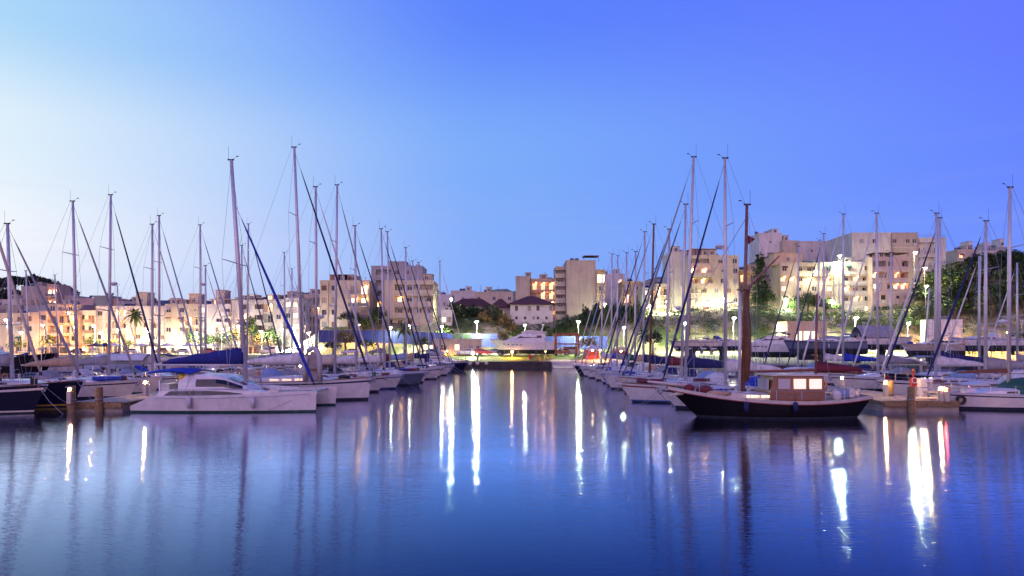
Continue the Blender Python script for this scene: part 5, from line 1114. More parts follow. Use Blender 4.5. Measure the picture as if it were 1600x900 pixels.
white_container(1449, 1504, 499, 146, 'white corrugated container standing behind the laid-up yachts', mat('container_white', (.70,.70,.70), .6, 0, .15, 1.))

# ------------------------------------------------------------------ blue hoarding, panel by panel
def hoarding(px0, px1, D, z0f, hgt, label, step=2.4):
    x0, x1 = PX(px0, D), PX(px1, D); n = max(1, int((x1-x0)/step)); st = (x1-x0)/n
    r = thing('site_hoarding', label, 'fence', (x0, D, 0)); m = mat('hoarding_blue', (.03,.05,.24), .5, 0, .18, .7); me = MB().box(.03, st-.03, 0, .05, 0, hgt).mesh('panel', m); mp = MB().box(-.05, .05, .055, .15, -.4, hgt+.05).mesh('post', M_TANK)
    for i in range(n):
        z = z0f(x0+(i+.5)*st); link('panel', me, r, (i*st, random.uniform(-.02, .02), z+random.uniform(-.04, .04))); link('post', mp, r, (i*st, 0, z))
hoarding(498, 700, 163.5, lambda x: 5.3-.6*sstep(-35, -15, x), 3.0, 'long blue site hoarding below the cream corner house')
hoarding(700, 782, 162, lambda x: 4.3, 3.1, 'blue site hoarding behind the long low harbour building')
hoarding(846, 950, 161.5, lambda x: 3.9, 2.9, 'blue site hoarding behind the red boat lift')
# ------------------------------------------------------------------ trees and shrubs
LEAF = {k: mat('foliage_'+k, c, .8, 0, .45, 1.3) for k, c in dict(pine=(.035,.06,.03), olive=(.085,.11,.05), green=(.06,.11,.025), dark=(.03,.065,.02), palm=(.09,.12,.04), dry=(.28,.21,.07)).items()}
M_BARK = mat('tree_bark', (.14,.095,.06), .9, 0, .35, 4., .5, 9.)
def leaf_quads(mb, rnd, c, n, r, size, flat=1.):
    for _ in range(n):
        while True:
            p = [rnd.uniform(-1, 1) for _ in range(3)]
            if .25 < sum(q*q for q in p) < 1: break
        x, y, z = c[0]+p[0]*r, c[1]+p[1]*r, c[2]+p[2]*r*flat
        a = rnd.uniform(0, 2*pi); b = rnd.uniform(-1.1, 1.1); s = size*rnd.uniform(.6, 1.3)
        u = (cos(a)*s, sin(a)*s, .35*s*sin(b)); v = (-sin(a)*s*.6*cos(b), cos(a)*s*.6*cos(b), s*.6*sin(b)+.25*s)
        mb.add([(x-u[0], y-u[1], z-u[2]), (x+v[0], y+v[1], z+v[2]), (x+u[0], y+u[1], z+u[2]), (x-v[0], y-v[1], z-v[2])], [(0,1,2,3)])
def crown_mesh(seed, kind, leaf, n=46, per=26):
    rnd = random.Random(seed); mb = MB()
    for i in range(n):
        if kind == 'round':
            a = rnd.uniform(0, 2*pi); e = rnd.uniform(-.5, 1.3); k = rnd.uniform(.45, .9)
            c = (k*cos(a)*cos(e), k*sin(a)*cos(e), .72*k*sin(e)); leaf_quads(mb, rnd, c, per, rnd.uniform(.18, .34), .085)
        elif kind == 'pine':
            a = rnd.uniform(0, 2*pi); k = rnd.uniform(.1, .95); c = (k*cos(a), k*sin(a), rnd.uniform(-.1, .35)*(1.1-k)+.05); leaf_quads(mb, rnd, c, per, rnd.uniform(.2, .36), .08, .55)
        elif kind == 'cypress':
            h = rnd.uniform(0, 1); k = (.30*(1-h)**.7+.02)*rnd.uniform(.3, 1); a = rnd.uniform(0, 2*pi); c = (k*cos(a), k*sin(a), h); leaf_quads(mb, rnd, c, per, .1, .04, 1.5)
        else:
            a = rnd.uniform(0, 2*pi); k = rnd.uniform(0, .85); c = (k*cos(a), k*sin(a), .45*rnd.uniform(.3, 1.)*(1.15-k)); leaf_quads(mb, rnd, c, per, rnd.uniform(.16, .3), .075, .8)
    return mb.mesh('crown', LEAF[leaf])
CROWNS = {}
def crown(kind, leaf, v):
    k = (kind, leaf, v)
    if k not in CROWNS: CROWNS[k] = crown_mesh(hash((kind, leaf)) % 999*0 + v*17 + len(kind)*5 + len(leaf), kind, leaf)
    return CROWNS[k]
def trunk_mesh(h, r, rnd, forks=4, spread=.5):
    mb = MB(); top = (rnd.uniform(-.06, .06)*h, rnd.uniform(-.06, .06)*h, h); mb.tube([(0,0,-.4), (top[0]*.4, top[1]*.5, h*.5), top], [r, r*.75, r*.55], 7)
    for i in range(forks):
        a = 2*pi*i/forks + rnd.uniform(-.4, .4); mb.tube([top, (top[0]+cos(a)*spread*.5, top[1]+sin(a)*spread*.5, h+spread*.5), (top[0]+cos(a)*spread, top[1]+sin(a)*spread, h+spread*.8)], [r*.45, r*.3, r*.12], 5)
    return mb
def tree(x, y, H, W, label, kind='round', leaf='green', group=None, name='tree', cat='tree', v=None, z=None):
    rnd = random.Random(int(x*31+y*17)); z = ground_z(x, y) if z is None else z; v = rnd.randrange(3) if v is None else v
    r = thing(name, label, cat, (x, y, z), rnd.uniform(0, 6), group)
    if kind == 'round': th = H*.45; trunk_mesh(th, .05*W+.06, rnd, 4, W*.28).build('trunk', M_BARK, r); link('crown', crown(kind, leaf, v), r, (0, 0, H*.63), 0, (W/2, W/2, H*.46))
    elif kind == 'pine': th = H*.72; trunk_mesh(th, .04*W+.05, rnd, 5, W*.3).build('trunk', M_BARK, r); link('crown', crown(kind, leaf, v), r, (0, 0, H*.78), 0, (W/2, W/2, H*.55))
    elif kind == 'cypress': trunk_mesh(H*.3, .12, rnd, 1, .3).build('trunk', M_BARK, r); link('crown', crown(kind, leaf, v), r, (0, 0, H*.05), 0, (W/.6, W/.6, H*.97))
    else:
        trunk_mesh(H*.3, .05, rnd, 5, W*.25).build('trunk', M_BARK, r); link('crown', crown('shrub', leaf, v), r, (0, 0, .05), 0, (W/2, W/2, H*1.6))
    return r
def palm(x, y, H, R, label, group='palms along the waterfront'):
    rnd = random.Random(int(x*13+y)); r = thing('palm_tree', label, 'palm', (x, y, ground_z(x, y)), rnd.uniform(0, 6), group)
    mb = MB(); n = 9; mb.tube([(.12*sin(i*.5), 0, H*i/n-.3*(i == 0)) for i in range(n+1)], [(.30-.1*i/n)*(1+.08*(i % 2)) for i in range(n+1)], 8); mb.build('trunk', M_BARK, r)
    for k in range(26):
        a = 2.4*k; e = -.5 + 1.8*(k/26.); mb = MB(); L = R*rnd.uniform(.85, 1.1); pts = []
        for i in range(7):
            s = i/6; pts.append((L*s*cos(e)*(1-.12*s), L*s*sin(e) - L*.55*s*s*(.6+.4*cos(e))))
        wd = [.05, .34, .42, .40, .34, .22, .03]; vs = []
        for (q, zz), w in zip(pts, wd): vs += [(q*cos(a)-w*sin(a), q*sin(a)+w*cos(a), H+zz-w*.45), (q*cos(a), q*sin(a), H+zz), (q*cos(a)+w*sin(a), q*sin(a)-w*cos(a), H+zz-w*.45)]
        fs = []
        for i in range(6): fs += [(3*i, 3*i+1, 3*i+4, 3*i+3), (3*i+1, 3*i+2, 3*i+5, 3*i+4)]
        mb.add(vs, fs); mb.build('frond', LEAF['palm'], r)
    return r
palm(PX(211, 184.5), 184.5, 10.6, 3.8, 'tall date palm before the long white waterfront block')
palm(PX(632, 158), 158, 6.4, 2.8, 'stocky date palm in front of the cream parapet-balcony block')
palm(PX(75, 183), 183, 3.8, 3.0, 'low date palm in front of the brown-shuttered block')
palm(PX(1006, 152), 152, 5., 2.6, 'date palm glimpsed between the masts near the slipway')
palm(PX(838, 160.5), 160.5, 2.6, 2.0, 'low brightly lit palm on the slope under the villa')
WT = 'street trees on the town waterfront'
for i, (px, H, W, lf) in enumerate(((28, 3.8, 4.5, 'green'), (142, 5.2, 4.6, 'olive'), (157, 4., 4, 'olive'), (176, 4.4, 4.4, 'dry'), (198, 4.2, 4, 'olive'), (232, 3.6, 3.6, 'green'), (303, 6.2, 4.2, 'green'), (325, 5.4, 3.6, 'green'), (340, 6., 4.2, 'olive'), (368, 7., 5., 'olive'), (386, 10.5, 5.2, 'green'), (402, 6., 4.5, 'dry'), (424, 7., 4.4, 'green'), (436, 5., 4.2, 'olive'))):
    tree(PX(px, 184), 183.5+(i % 3)*1.2, H, W, '%s %s street tree along the town waterfront' % ('tall' if H > 6.5 else 'small' if H < 5 else 'mid-sized', {'green': 'bright green', 'olive': 'grey-green', 'dry': 'yellow-brown'}[lf]), 'round', lf, WT, 'street_tree')
MT = 'garden trees around the cream corner house'
for px, D, H, W, lf in ((545, 180, 5, 6, 'dark'), (566, 178, 4.4, 5, 'green'), (585, 178, 5.6, 5, 'green'), (592, 180, 6., 5, 'olive'), (540, 160, 6., 5.4, 'dry'), (520, 160, 3.4, 4, 'olive'), (572, 160, 3.8, 4.6, 'green'), (660, 160, 4.4, 4.6, 'olive')):
    tree(PX(px, D), D, H, W, {'dark': 'dark', 'green': 'bright green', 'olive': 'grey-green', 'dry': 'yellow-brown'}[lf]+' bushy garden tree near the cream corner house', 'round', lf, MT, 'garden_tree')
for px, D, H, W, lf, lb in ((786, 151.5, 5.6, 3.6, 'dry', 'small sparse tree in front of the propped white motor yacht'), (805, 151, 3.2, 4.6, 'dark', 'low flat-crowned tree beside the dark parked car'), (856, 150.5, 3.0, 3., 'dark', 'thin young tree at the quay lawn by the boat lift'), (918, 150.5, 4.2, 6., 'dry', 'yellow-lit round tree beside the white canopy tent'), (1020, 149, 6., 5., 'dark', 'dark tree at the slipway shed')):
    tree(PX(px, D), D, H, W, lb, 'round', lf)
tree(PX(1188, 191), 191, PZ(405, 191)-ground_z(PX(1188,191),191), 6.5, 'dark pointed cypress standing beside the sloping-roofed house', 'cypress', 'dark', name='cypress_tree')
for px, D, H, W, lb in ((1200, 190, 6.5, 5., 'dark round tree at the foot of the cypress'), (1182, 189, 4., 4.5, 'low bush-like tree in front of the cypress')): tree(PX(px, D), D, H, W, lb, 'round', 'dark')
CT = 'trees along the upper street'
for px, H in ((1246, 6.), (1262, 7.), (1276, 6.), (1290, 5.4), (1300, 4.), (1240, 3.6)):
    tree(PX(px, 190), 190, H, 5., 'floodlit green tree on the upper street before the long cream block', 'round', 'green', CT, 'street_tree')
PT = 'pines crowning the wooded hill'
rp = random.Random(3)
for i in range(30):
    px = rp.uniform(-30, 104); D = rp.uniform(288, 335)
    top = 430 + (0 if px < 55 else (px-55)*.34) + rp.uniform(0, 7) + (4 if px < 10 else 0); x = PX(px, D); z = PZ(top, D)
    H = rp.uniform(8, 12); tree(x, D, H, rp.uniform(8, 12), 'dark pine on the crest of the wooded hilltop', 'pine', 'pine', PT, 'pine_tree', z=z-H)
def pine_mound():
    mb = MB(); pts = []
    for D, dz in ((275, 16), (290, 8.), (310, 3.), (345, 6.)):
        row = []
        for i in range(16):
            px = -120+16*i; top = 440 + (0 if px < 55 else (px-55)*.42) + 6; row.append((PX(px, D), D, PZ(top, 310)-dz))
        pts.append(row)
    mb.rings(pts, cap=False, closed=False); structure(mb.build('wooded_hill', mat('pine_floor', (.04,.055,.03), .95, 0, .4, .2), smooth=True))
pine_mound()
for i in range(20):
    px = rp.uniform(-30, 60); D = rp.uniform(272, 286); H = rp.uniform(7, 10); z = PZ(455+rp.uniform(-3, 12), D)
    tree(PX(px, D), D, H, rp.uniform(7, 10), 'dark pine on the wooded hilltop above the houses', 'pine', 'pine', PT, 'pine_tree', z=z-H)
RT = 'trees on the wooded slope'
for i in range(64):
    px = rp.uniform(1444, 1640); k = rp.random(); D = 168+k*44; x = PX(px, D)
    H = rp.uniform(5, 8.5); tree(x, D, H, rp.uniform(6, 9), ('dark', 'grey-green', 'fresh green')[i % 3]+' bushy tree on the wooded slope behind the laid-up yachts', 'round', ('dark', 'olive', 'green')[i % 3], RT, 'slope_tree')
HT = 'shrubs on the central slope'
for px, D, H, W, lf in ((842, 174, 2.4, 4, 'olive'), (858, 175, 3., 4.5, 'olive'), (872, 176, 4., 5, 'dark'), (886, 177, 5., 6., 'dark'), (900, 176, 4.5, 5, 'olive'), (915, 178, 5.5, 6, 'dark'), (932, 178, 5.5, 6, 'dark'), (948, 177, 5., 6, 'green'), (964, 179, 5.5, 6, 'dark'), (980, 178, 5., 6, 'dark'), (996, 178, 5., 6, 'olive'), (760, 184, 3.4, 8, 'dark'), (740, 184, 3.8, 8, 'dark'), (722, 184, 3.6, 8, 'dark'), (706, 180, 4.4, 6, 'green'), (694, 172, 3.5, 6, 'green'), (788, 179, 3.2, 6, 'dry'), (772, 179, 3.8, 6, 'olive'), (758, 178, 3.0, 5, 'dry'), (802, 178, 2.4, 5, 'dry'), (820, 176, 2.6, 7, 'green'), (850, 177, 2.6, 7, 'green')):
    tree(PX(px, D), D, H, W, {'dark': 'dark', 'green': 'bright green', 'olive': 'grey-green', 'dry': 'yellow-brown'}[lf]+(' shrub growing on the slope under the blank tower' if px > 840 else ' shrub growing on the slope before the villa'), 'shrub', lf, HT, 'shrub', 'shrub')
def slope_cover(x0, x1, D0, D1, n, clumps, leaf, name, label, hmax=1.6, seed=1):
    """uncountable scrub: leaf clumps over the slope, one mesh"""
    rnd = random.Random(seed); mb = MB()
    for _ in range(clumps):
        x = rnd.uniform(x0, x1); D = D0+(D1-D0)*rnd.random(); h = hmax*rnd.uniform(.3, 1.)
        leaf_quads(mb, rnd, (x, D, ground_z(x, D)+h*.45), n, h*.9, .16, .7)
    o = stuff(mb.build(name, LEAF[leaf])); o['label'] = label; o['category'] = 'scrub'
slope_cover(PX(990, 185), PX(1445, 185), 173, 187.5, 26, 900, 'green', 'slope_scrub', 'dense green scrub covering the bank below the upper street', 2.0, 4)
slope_cover(PX(990, 175), PX(1445, 175), 168, 177, 14, 260, 'dry', 'dry_grass', 'dry yellow grass and weeds at the foot of the bank', .9, 5)
slope_cover(PX(700, 178), PX(985, 178), 173, 184, 20, 420, 'green', 'villa_slope_scrub', 'low green scrub on the slope under the villa', 1.2, 6)
slope_cover(PX(1440, 185), PX(1640, 185), 160, 190, 24, 330, 'olive', 'wooded_slope_scrub', 'undergrowth between the trees of the wooded slope', 1.8, 7)

# ------------------------------------------------------------------ lamps
M_POST = mat('lamp_post_metal', (.32,.32,.33), .5, .4, .1, 3.)
_lm = {}
def glow(kind):
    c = dict(warm=(1., .52, .17), sodium=(1., .45, .12), white=(1., .93, .70), green=(.92, 1., .62), cool=(.80, .92, 1.), red=(1., .08, .06))[kind]; return c
def street_lamp(px, py, D, kind, power, label, group, r=.24, arm=True, double=False):
    z = PZ(py, D); x = PX(px, D); zg = ground_z(x, D) if D > 98 else 0
    o = thing('street_lamp', label, 'street lamp', (x, D, zg), 0, group); H = z-zg
    mb = MB(); mb.tube([(0, .5, -.3), (0, .5, H*.9), (0, .35, H+.18), (0, 0, H+.26)], [.10, .065, .05, .045], 6); mb.build('post', M_POST, o)
    mb = MB(); mb.rings([[(q*cos(2*pi*j/8), q*sin(2*pi*j/8), H+dz) for j in range(8)] for q, dz in ((.44, .08), (.43, .14), (.36, .22), (.1, .32))]); mb.build('lamp_hood', M_POST, o)
    down = power*(4.5 if D > 170 else (2. if py > 530 else (13. if px > 1000 else 8.))); power *= 2.2 if D > 170 else .9; r = .2; k = (kind, power, r)
    if k not in _lm:
        g = MB().ell((0,0,0), r, r, r*.8, 7, 4); _lm[k] = g.mesh('bulb', emat('lamp_%s_%d_%d' % (kind, power, r*100), glow(kind), power))
    link('bulb', _lm[k], o, (0, 0, H-.12))
    kd = (kind, 'down', down)
    if kd not in _lm: _lm[kd] = MB().rings([[(q*cos(2*pi*j/10), q*sin(2*pi*j/10), 0) for j in range(10)] for q in (.40, .04)], cap=False).mesh('down_emitter', emat('down_emitter_%s_%d' % (kind, down), glow(kind), down))  # added emitting disc under the hood throws most of the light downwards
    link('down_emitter', _lm[kd], o, (0, 0, H+.065)); return o
GL = 'street lamps on the town waterfront'
for px, py, D, kind, p in ((9, 500, 181, 'cool', 420), (67, 508, 179, 'sodium', 700), (107, 489, 186, 'sodium', 400), (117, 511, 178, 'sodium', 380), (146, 509, 180, 'sodium', 1500), (158, 520, 180, 'white', 1300), (185, 515, 181, 'sodium', 900), (230, 518, 181, 'white', 1200), (272, 518, 181, 'white', 1100), (306, 520, 181, 'white', 900), (345, 514, 180, 'cool', 800), (372, 510, 181, 'sodium', 900), (408, 518, 181, 'white', 900), (33, 520, 181, 'sodium', 600), (440, 515, 181, 'white', 900)):
    street_lamp(px, py, D, kind, p, {'cool': 'street lamp with cool white light on the town waterfront', 'warm': 'street lamp with warm orange light on the town waterfront', 'sodium': 'street lamp with deep orange light on the town waterfront', 'white': 'street lamp with white light on the town waterfront'}[kind], GL, .26)
GQ = 'street lamps along the quay road and slope'
for px, py, D, kind, p, lb in ((460, 513, 172, 'cool', 2200, 'bright cool street lamp between the waterfront blocks and hoarding'), (482, 520, 166, 'sodium', 500, 'orange street lamp at the end of the long blue hoarding'), (745, 503, 158, 'white', 1300, 'brilliant white street lamp over the low harbour building'), (904, 503, 158, 'green', 1000, 'greenish white street lamp on the slope beside the boat lift'), (705, 467, 186, 'green', 420, 'small greenish lamp among the garden shrubs'), (1147, 497, 158, 'green', 1500, 'greenish white street lamp at the bank foot behind the ketch mast'), (1338, 497, 158, 'green', 1300, 'greenish white street lamp at the bank foot behind the tarpaulin tent'), (1430, 395, 196, 'green', 1100, 'tall greenish lamp before the balconied wing'), (1446, 419, 192, 'warm', 700, 'warm street lamp beside the balconied wing'), (1448, 447, 178, 'green', 420, 'greenish lamp on the stepped path by the wooded slope'), (1312, 400, 192, 'green', 600, 'greenish lamp between the two long cream blocks'), (1131, 466, 189, 'white', 1800, 'brilliant lamp lighting the big balcony block foot'), (1043, 472, 190, 'green', 1500, 'greenish lamp lighting the cream canopied house'), (1016, 478, 190, 'green', 700, 'greenish lamp beside the greenish house'), (1229, 470, 188, 'green', 1200, 'greenish lamp on the upper street beside the long cream block'), (1274, 424, 191, 'white', 220, 'white lamp before the orange-lit balcony row'), (1300, 470, 188, 'green', 900, 'greenish lamp on the upper street near the stacked balconies'), (945, 475, 196, 'green', 500, 'greenish lamp at the tower annex'), (640, 508, 168, 'white', 260, 'white street lamp below the parapet-balcony block'), (560, 508, 170, 'warm', 420, 'warm street lamp below the cream corner house'), (610, 512, 160, 'green', 220, 'greenish street lamp beside the stocky palm'), (690, 510, 168, 'white', 240, 'white street lamp below the little white kiosk'), (1500, 505, 158, 'warm', 1500, 'warm street lamp behind the white container'), (1576, 520, 140, 'sodium', 700, 'orange lamp at the foot of the wooded slope'), (1240, 515, 150.5, 'white', 300, 'white lamp at the peach shed'), (820, 508, 168, 'white', 160, 'white street lamp on the slope under the villa'), (975, 512, 158, 'green', 450, 'greenish street lamp on the slope near the far masts'), (1070, 505, 160, 'green', 500, 'greenish street lamp at the bank foot near the slipway shed'), (1420, 505, 158, 'white', 900, 'white street lamp at the bank foot near the container')):
    street_lamp(px, py, D, kind, p, lb, GQ, .26)
for px, py, D, p, lb in ((800, 549, 146, 300, 'low orange lamp on the quay lawn before the dark parked car'), (852, 548, 148, 420, 'low orange lamp on the quay lawn by the boat lift'), (938, 546, 143, 300, 'low orange lamp beside the canopy tent'), (698, 548, 151.8, 200, 'small warm lamp on the low harbour building front')):
    street_lamp(px, py, D, 'sodium', p, lb, 'low orange quay lamps', .2)
street_lamp(739, 552, 146.5, 'white', 420, 'low white lamp on the quay lawn near the red car', 'low white quay lamps', .2)

def wall_light(x, D, z, label, power, kind='warm'):
    o = thing('bulkhead_light', label, 'lamp', (x, D, z)); k = ('b', kind, power)
    MB().box(-.14, .14, .06, .12, -.1, .12).build('bracket', M_POST, o)
    if k not in _lm: _lm[k] = MB().ell((0,0,0), .11, .11, .1, 7, 4).mesh('bulb', emat('bulkhead_%s_%d' % (kind, power), glow(kind), power))
    link('bulb', _lm[k], o)

# ------------------------------------------------------------------ pontoons, piles, pier lamps
def pontoon(x0, x1, y0, y1, label, z=.62):
    r = thing('pontoon', label, 'pontoon', ((x0+x1)/2, y0, 0)); w = (x1-x0)/2; n = int((y1-y0)/6.)
    me = MB().box(-w, w, .02, 5.98, -.5, z).mesh('float_unit', M_CONCP); mk = MB().box(-w-.07, -w-.005, .02, 5.98, z-.22, z-.02).box(w+.005, w+.07, .02, 5.98, z-.22, z-.02).mesh('fender_strip', M_WOODP)
    for i in range(n): u = link('float_unit', me, r, (0, i*6., 0)); link('fender_strip', mk, u)
    mb = MB(); mb.box(-w, w, -.12, -.005, z-.35, z+.04); mb.build('end_beam', M_WOODP, r)
    return r
pontoon(-29.4, -25.8, 45.2, 130, 'long concrete pontoon with pile heads beside the catamaran')
pontoon(24.6, 29.6, 45.2, 98, 'long concrete pontoon with lamps beside the black ketch', .7)
def pile(px, yt, D, label, group, r=.24):
    o = thing('mooring_pile', label, 'pile', (PX(px, D), D, 0), 0, group); zt = PZ(yt, D)
    mb = MB(); mb.rings([[(r*k*cos(2*pi*j/12), r*k*sin(2*pi*j/12), z) for j in range(12)] for k, z in ((1.05, -2), (1., .3), (.97, zt-.04), (.9, zt))]); mb.build('shaft', M_WOODP, o)
    mb = MB(); mb.tube([(r*1.06*cos(2*pi*j/12), r*1.06*sin(2*pi*j/12), .85) for j in range(13)], .035, 5); mb.build('rope_turns', M_ROPE, o)
GP = 'wooden mooring piles at the pier heads'
pile(112, 603, 44.6, 'wooden mooring pile behind the lamp at the catamaran pontoon end', GP); pile(155, 605, 45.0, 'bare wooden mooring pile on the catamaran pontoon end', GP)
pile(1424, 604, 45.0, 'bare wooden mooring pile at the pier head by the ketch', GP); pile(1478, 606, 45.6, 'wooden mooring pile beside the red lamp at the pier head', GP); pile(1391, 594, 50.5, 'wooden mooring pile with lamp by the ketch stern', GP)
def pier_lamp(px, py, D, label, group, kind='warm', power=750, z0=.62, r=.085):
    o = thing('pier_lamp', label, 'lamp post', (PX(px, D), D, z0), 0, group); H = PZ(py, D)-z0
    mb = MB(); mb.box(-.13, .13, -.13, .13, 0, H-.14); mb.box(-.18, .18, -.18, .18, H+.11, H+.16); mb.build('pedestal', mat('pedestal_paint', (.55,.50,.40), .6), o)
    for a in (-1, 1): MB().tube([(a*.12, .12, H-.14), (a*.12, .12, H+.11)], .012, 4).build('lantern_bar', M_POST, o)
    k = ('p', kind, power)
    if k not in _lm: _lm[k] = MB().ell((0,0,0), r, r, r, 7, 4).mesh('bulb', emat('pier_%s_%d' % (kind, power), glow(kind), power))
    link('bulb', _lm[k], o, (0, 0, H)); return o
GPL = 'warm pedestal lamps on the pontoons'
pier_lamp(109, 608, 44.9-.5, 'warm lamp pedestal at the catamaran pontoon end', GPL); pier_lamp(227, 597, 51.5, 'warm lamp pedestal just behind the catamaran stern', GPL)
pier_lamp(315, 587, 59, 'warm lamp pedestal seen under the catamaran bimini', GPL); pier_lamp(428, 578, 73, 'warm lamp pedestal behind the catamaran mast', GPL); pier_lamp(469, 572, 85, 'warm lamp pedestal near the upright dinghy', GPL)
pier_lamp(1316, 590, 54.5, 'warm lamp pedestal near the ketch mizzen', GPL, z0=.7); pier_lamp(1384, 597, 49.8, 'warm lamp pedestal by the ketch stern pile', GPL, z0=.7); pier_lamp(1470, 607, 45.2, 'warm lamp pedestal at the pier head beside the red light', GPL, power=900, z0=.7)
pier_lamp(1479, 608, 45.0, 'small red light at the pier head', None, 'red', 160, z0=.7, r=.06); pier_lamp(1181, 577, 70, 'warm lamp pedestal behind the ketch deckhouse', GPL, z0=.7); pier_lamp(1439, 563, 96, 'warm lamp pedestal at the shore end of the lamp-lit pontoon', GPL, z0=.7)
def pedestal_box(px, yt, D, label):
    o = thing('service_pedestal', label, 'pedestal', (PX(px, D), D, .7)); H = PZ(yt, D)-.7
    mb = MB(); mb.rings([[(-.24*k,-.2*k,z),(.24*k,-.2*k,z),(.24*k,.2*k,z),(-.24*k,.2*k,z)] for k, z in ((1,0),(1,H*.9),(.85,H))]); mb.build('cabinet', M_GEL, o); MB().box(-.16, .16, -.215, -.205, H*.3, H*.75).build('hatch', M_FEND, o)
pedestal_box(1441, 591, 48.2, 'white service pedestal beside the bare pile at the pier head')
def hose_stand(px, yt, D):
    o = thing('hose_stand', 'red and white hose stand on the pier head', 'hose stand', (PX(px, D), D, .7)); H = PZ(yt, D)-.7
    MB().tube([(0,0,0),(0,0,H)], .07, 7).build('post', M_REDPL, o); MB().box(-.2, .2, -.15, .12, H*.35, H*.72).build('hose_box', M_REDPL, o)
    MB().tube([(.2*cos(2*pi*j/12), -.19, H*.62+.2*sin(2*pi*j/12)) for j in range(13)], .04, 5).build('hose_coil', M_GEL, o); MB().ell((0,0,H+.08), .12, .12, .12).build('cap', M_ORANGE, o, smooth=True)
hose_stand(1427, 580, 51.)
def passerelle(px, D, label):
    o = thing('gangplank', label, 'gangplank', (PX(px, D), D, .78)); MB().box(-1.0, 1.0, -.25, .25, 0, .06).build('plank', M_GEL, o)
    for s in (-1, 1): MB().tube([(-.9, s*.22, .06), (-.9, s*.22, .7), (.9, s*.22, .7), (.9, s*.22, .06)], .016, 4).build('handrail', M_STEEL, o)
passerelle(1441, 47., 'white gangplank lying on the pier head')

# ------------------------------------------------------------------ cars, boat lift, tents, quay furniture
M_TYRE = mat('tyre_rubber', (.02,.02,.02), .85, 0, .1, 6.); M_RIM = mat('alloy_rim', (.5,.5,.52), .3, .7, 0); M_HEAD = mat('headlamp_glass', (.6,.6,.62), .1, 0, 0); M_TAIL = mat('tail_lamp', (.35,.02,.02), .2, 0, 0)
_cc = {}
def car(px, D, label, col, kind='hatch', flip=False, group='cars parked along the quay road', z=None):
    x = PX(px, D); z = (ground_z(x, D)+.04) if z is None else z
    m = mat('car_paint_%d_%d_%d' % tuple(int(c*99) for c in col), col, .28, 0, .05, 1., coat=.6)
    r = thing('parked_car', label, 'car', (x, D, z), pi if flip else 0, group)
    h = 1.95 if kind == 'van' else (1.62 if kind == 'suv' else 1.46); L = 4.2
    prof = {'hatch': [(-2.1,.35),(-2.1,.85),(-2.0,1.0),(-1.2,1.0),(.95,.98),(1.9,.78),(2.1,.6),(2.1,.35)], 'suv': [(-2.1,.4),(-2.1,.95),(-2.05,1.08),(-1.2,1.1),(1.0,1.08),(1.95,.95),(2.1,.7),(2.1,.4)], 'van': [(-2.1,.4),(-2.1,1.1),(-2.1,1.15),(-1.2,1.15),(1.35,1.12),(1.98,.9),(2.1,.7),(2.1,.4)]}[kind]
    k = (kind,)
    rr = [[(px_, y*(1 if zz < .9 else .97), zz) for px_, zz in prof] for y in (-.84, -.80, .80, .84)]
    rr[0] = [(a*.985, b, c) for a, b, c in rr[0]]; rr[3] = [(a*.985, b, c) for a, b, c in rr[3]]
    MB().rings(rr).build('body', m, r)
    b = prof[3][1]; g = [(-1.95, b-.02), (-1.65 if kind != 'van' else -2.02, h-.04), (-.9, h), (.15 if kind != 'van' else .7, h-.02), (1.05 if kind != 'van' else 1.4, b-.03)]
    if kind == 'hatch': g[0] = (-1.9, b-.02)
    MB().rings([[(a, s*(.78 if i in (0, 4) else .62), c) for i, (a, c) in enumerate(g)] for s in (-1, 1)]).build('cabin', m, r)
    for s in (-1, 1):
        e = .02; MB().add([(a, s*y, c) for a, y, c in ((g[0][0]+.28, .745+e, g[0][1]+.05), (g[1][0]+.22, .64+e, g[1][1]-.09), (g[3][0]-.05, .64+e, g[3][1]-.09), (g[4][0]-.2, .745+e, g[4][1]+.05))], [(0,1,2,3) if s > 0 else (3,2,1,0)]).build('side_window', M_GLASS, r)
    MB().add([(g[3][0]+.06,-.58,g[3][1]-.06),(g[4][0]+.03,-.72,g[4][1]+.05),(g[4][0]+.03,.72,g[4][1]+.05),(g[3][0]+.06,.58,g[3][1]-.06)], [(0,1,2,3)]).build('windscreen', M_GLASS, r)
    if 'w' not in _cc:
        _cc['w'] = MB().rings([[(q*cos(2*pi*j/14), yy, q*sin(2*pi*j/14)) for j in range(14)] for q, yy in ((.28,-.1),(.32,-.07),(.32,.07),(.28,.1))]).mesh('tyre', M_TYRE); _cc['r'] = MB().rings([[(q*cos(2*pi*j/10), yy, q*sin(2*pi*j/10)) for j in range(10)] for q, yy in ((.2,-.115),(.2,.115))]).mesh('rim', M_RIM)
    for xx in (-1.3, 1.32):
        for s in (-1, 1): w = link('wheel', _cc['w'], r, (xx, s*.76, .32)); link('rim', _cc['r'], w)
    for s in (-1, 1): MB().box(2.02, 2.11, s*.6-.16, s*.6+.16, .62, .74).build('headlight', M_HEAD, r); MB().box(-2.12, -2.03, s*.66-.1, s*.66+.1, .72, .92).build('tail_light', M_TAIL, r)
    return r
car(681, 150.8, 'pale blue parked hatchback by the low harbour building', (.25,.38,.62)); car(726, 151.2, 'white parked hatchback before the low harbour building', (.7,.7,.7), flip=True); car(738, 156, 'white van parked by the harbour building end wall', (.72,.72,.70), 'van', group=None)
car(755, 150.9, 'red parked hatchback on the quay road', (.42,.02,.03)); car(771, 155.2, 'silver parked hatchback partly behind the red car', (.45,.47,.50), flip=True); car(791, 151., 'dark blue parked estate car under the propped motor yacht', (.02,.03,.08), 'suv'); car(836, 151., 'black parked hatchback beside the quay lawn trees', (.02,.022,.03))
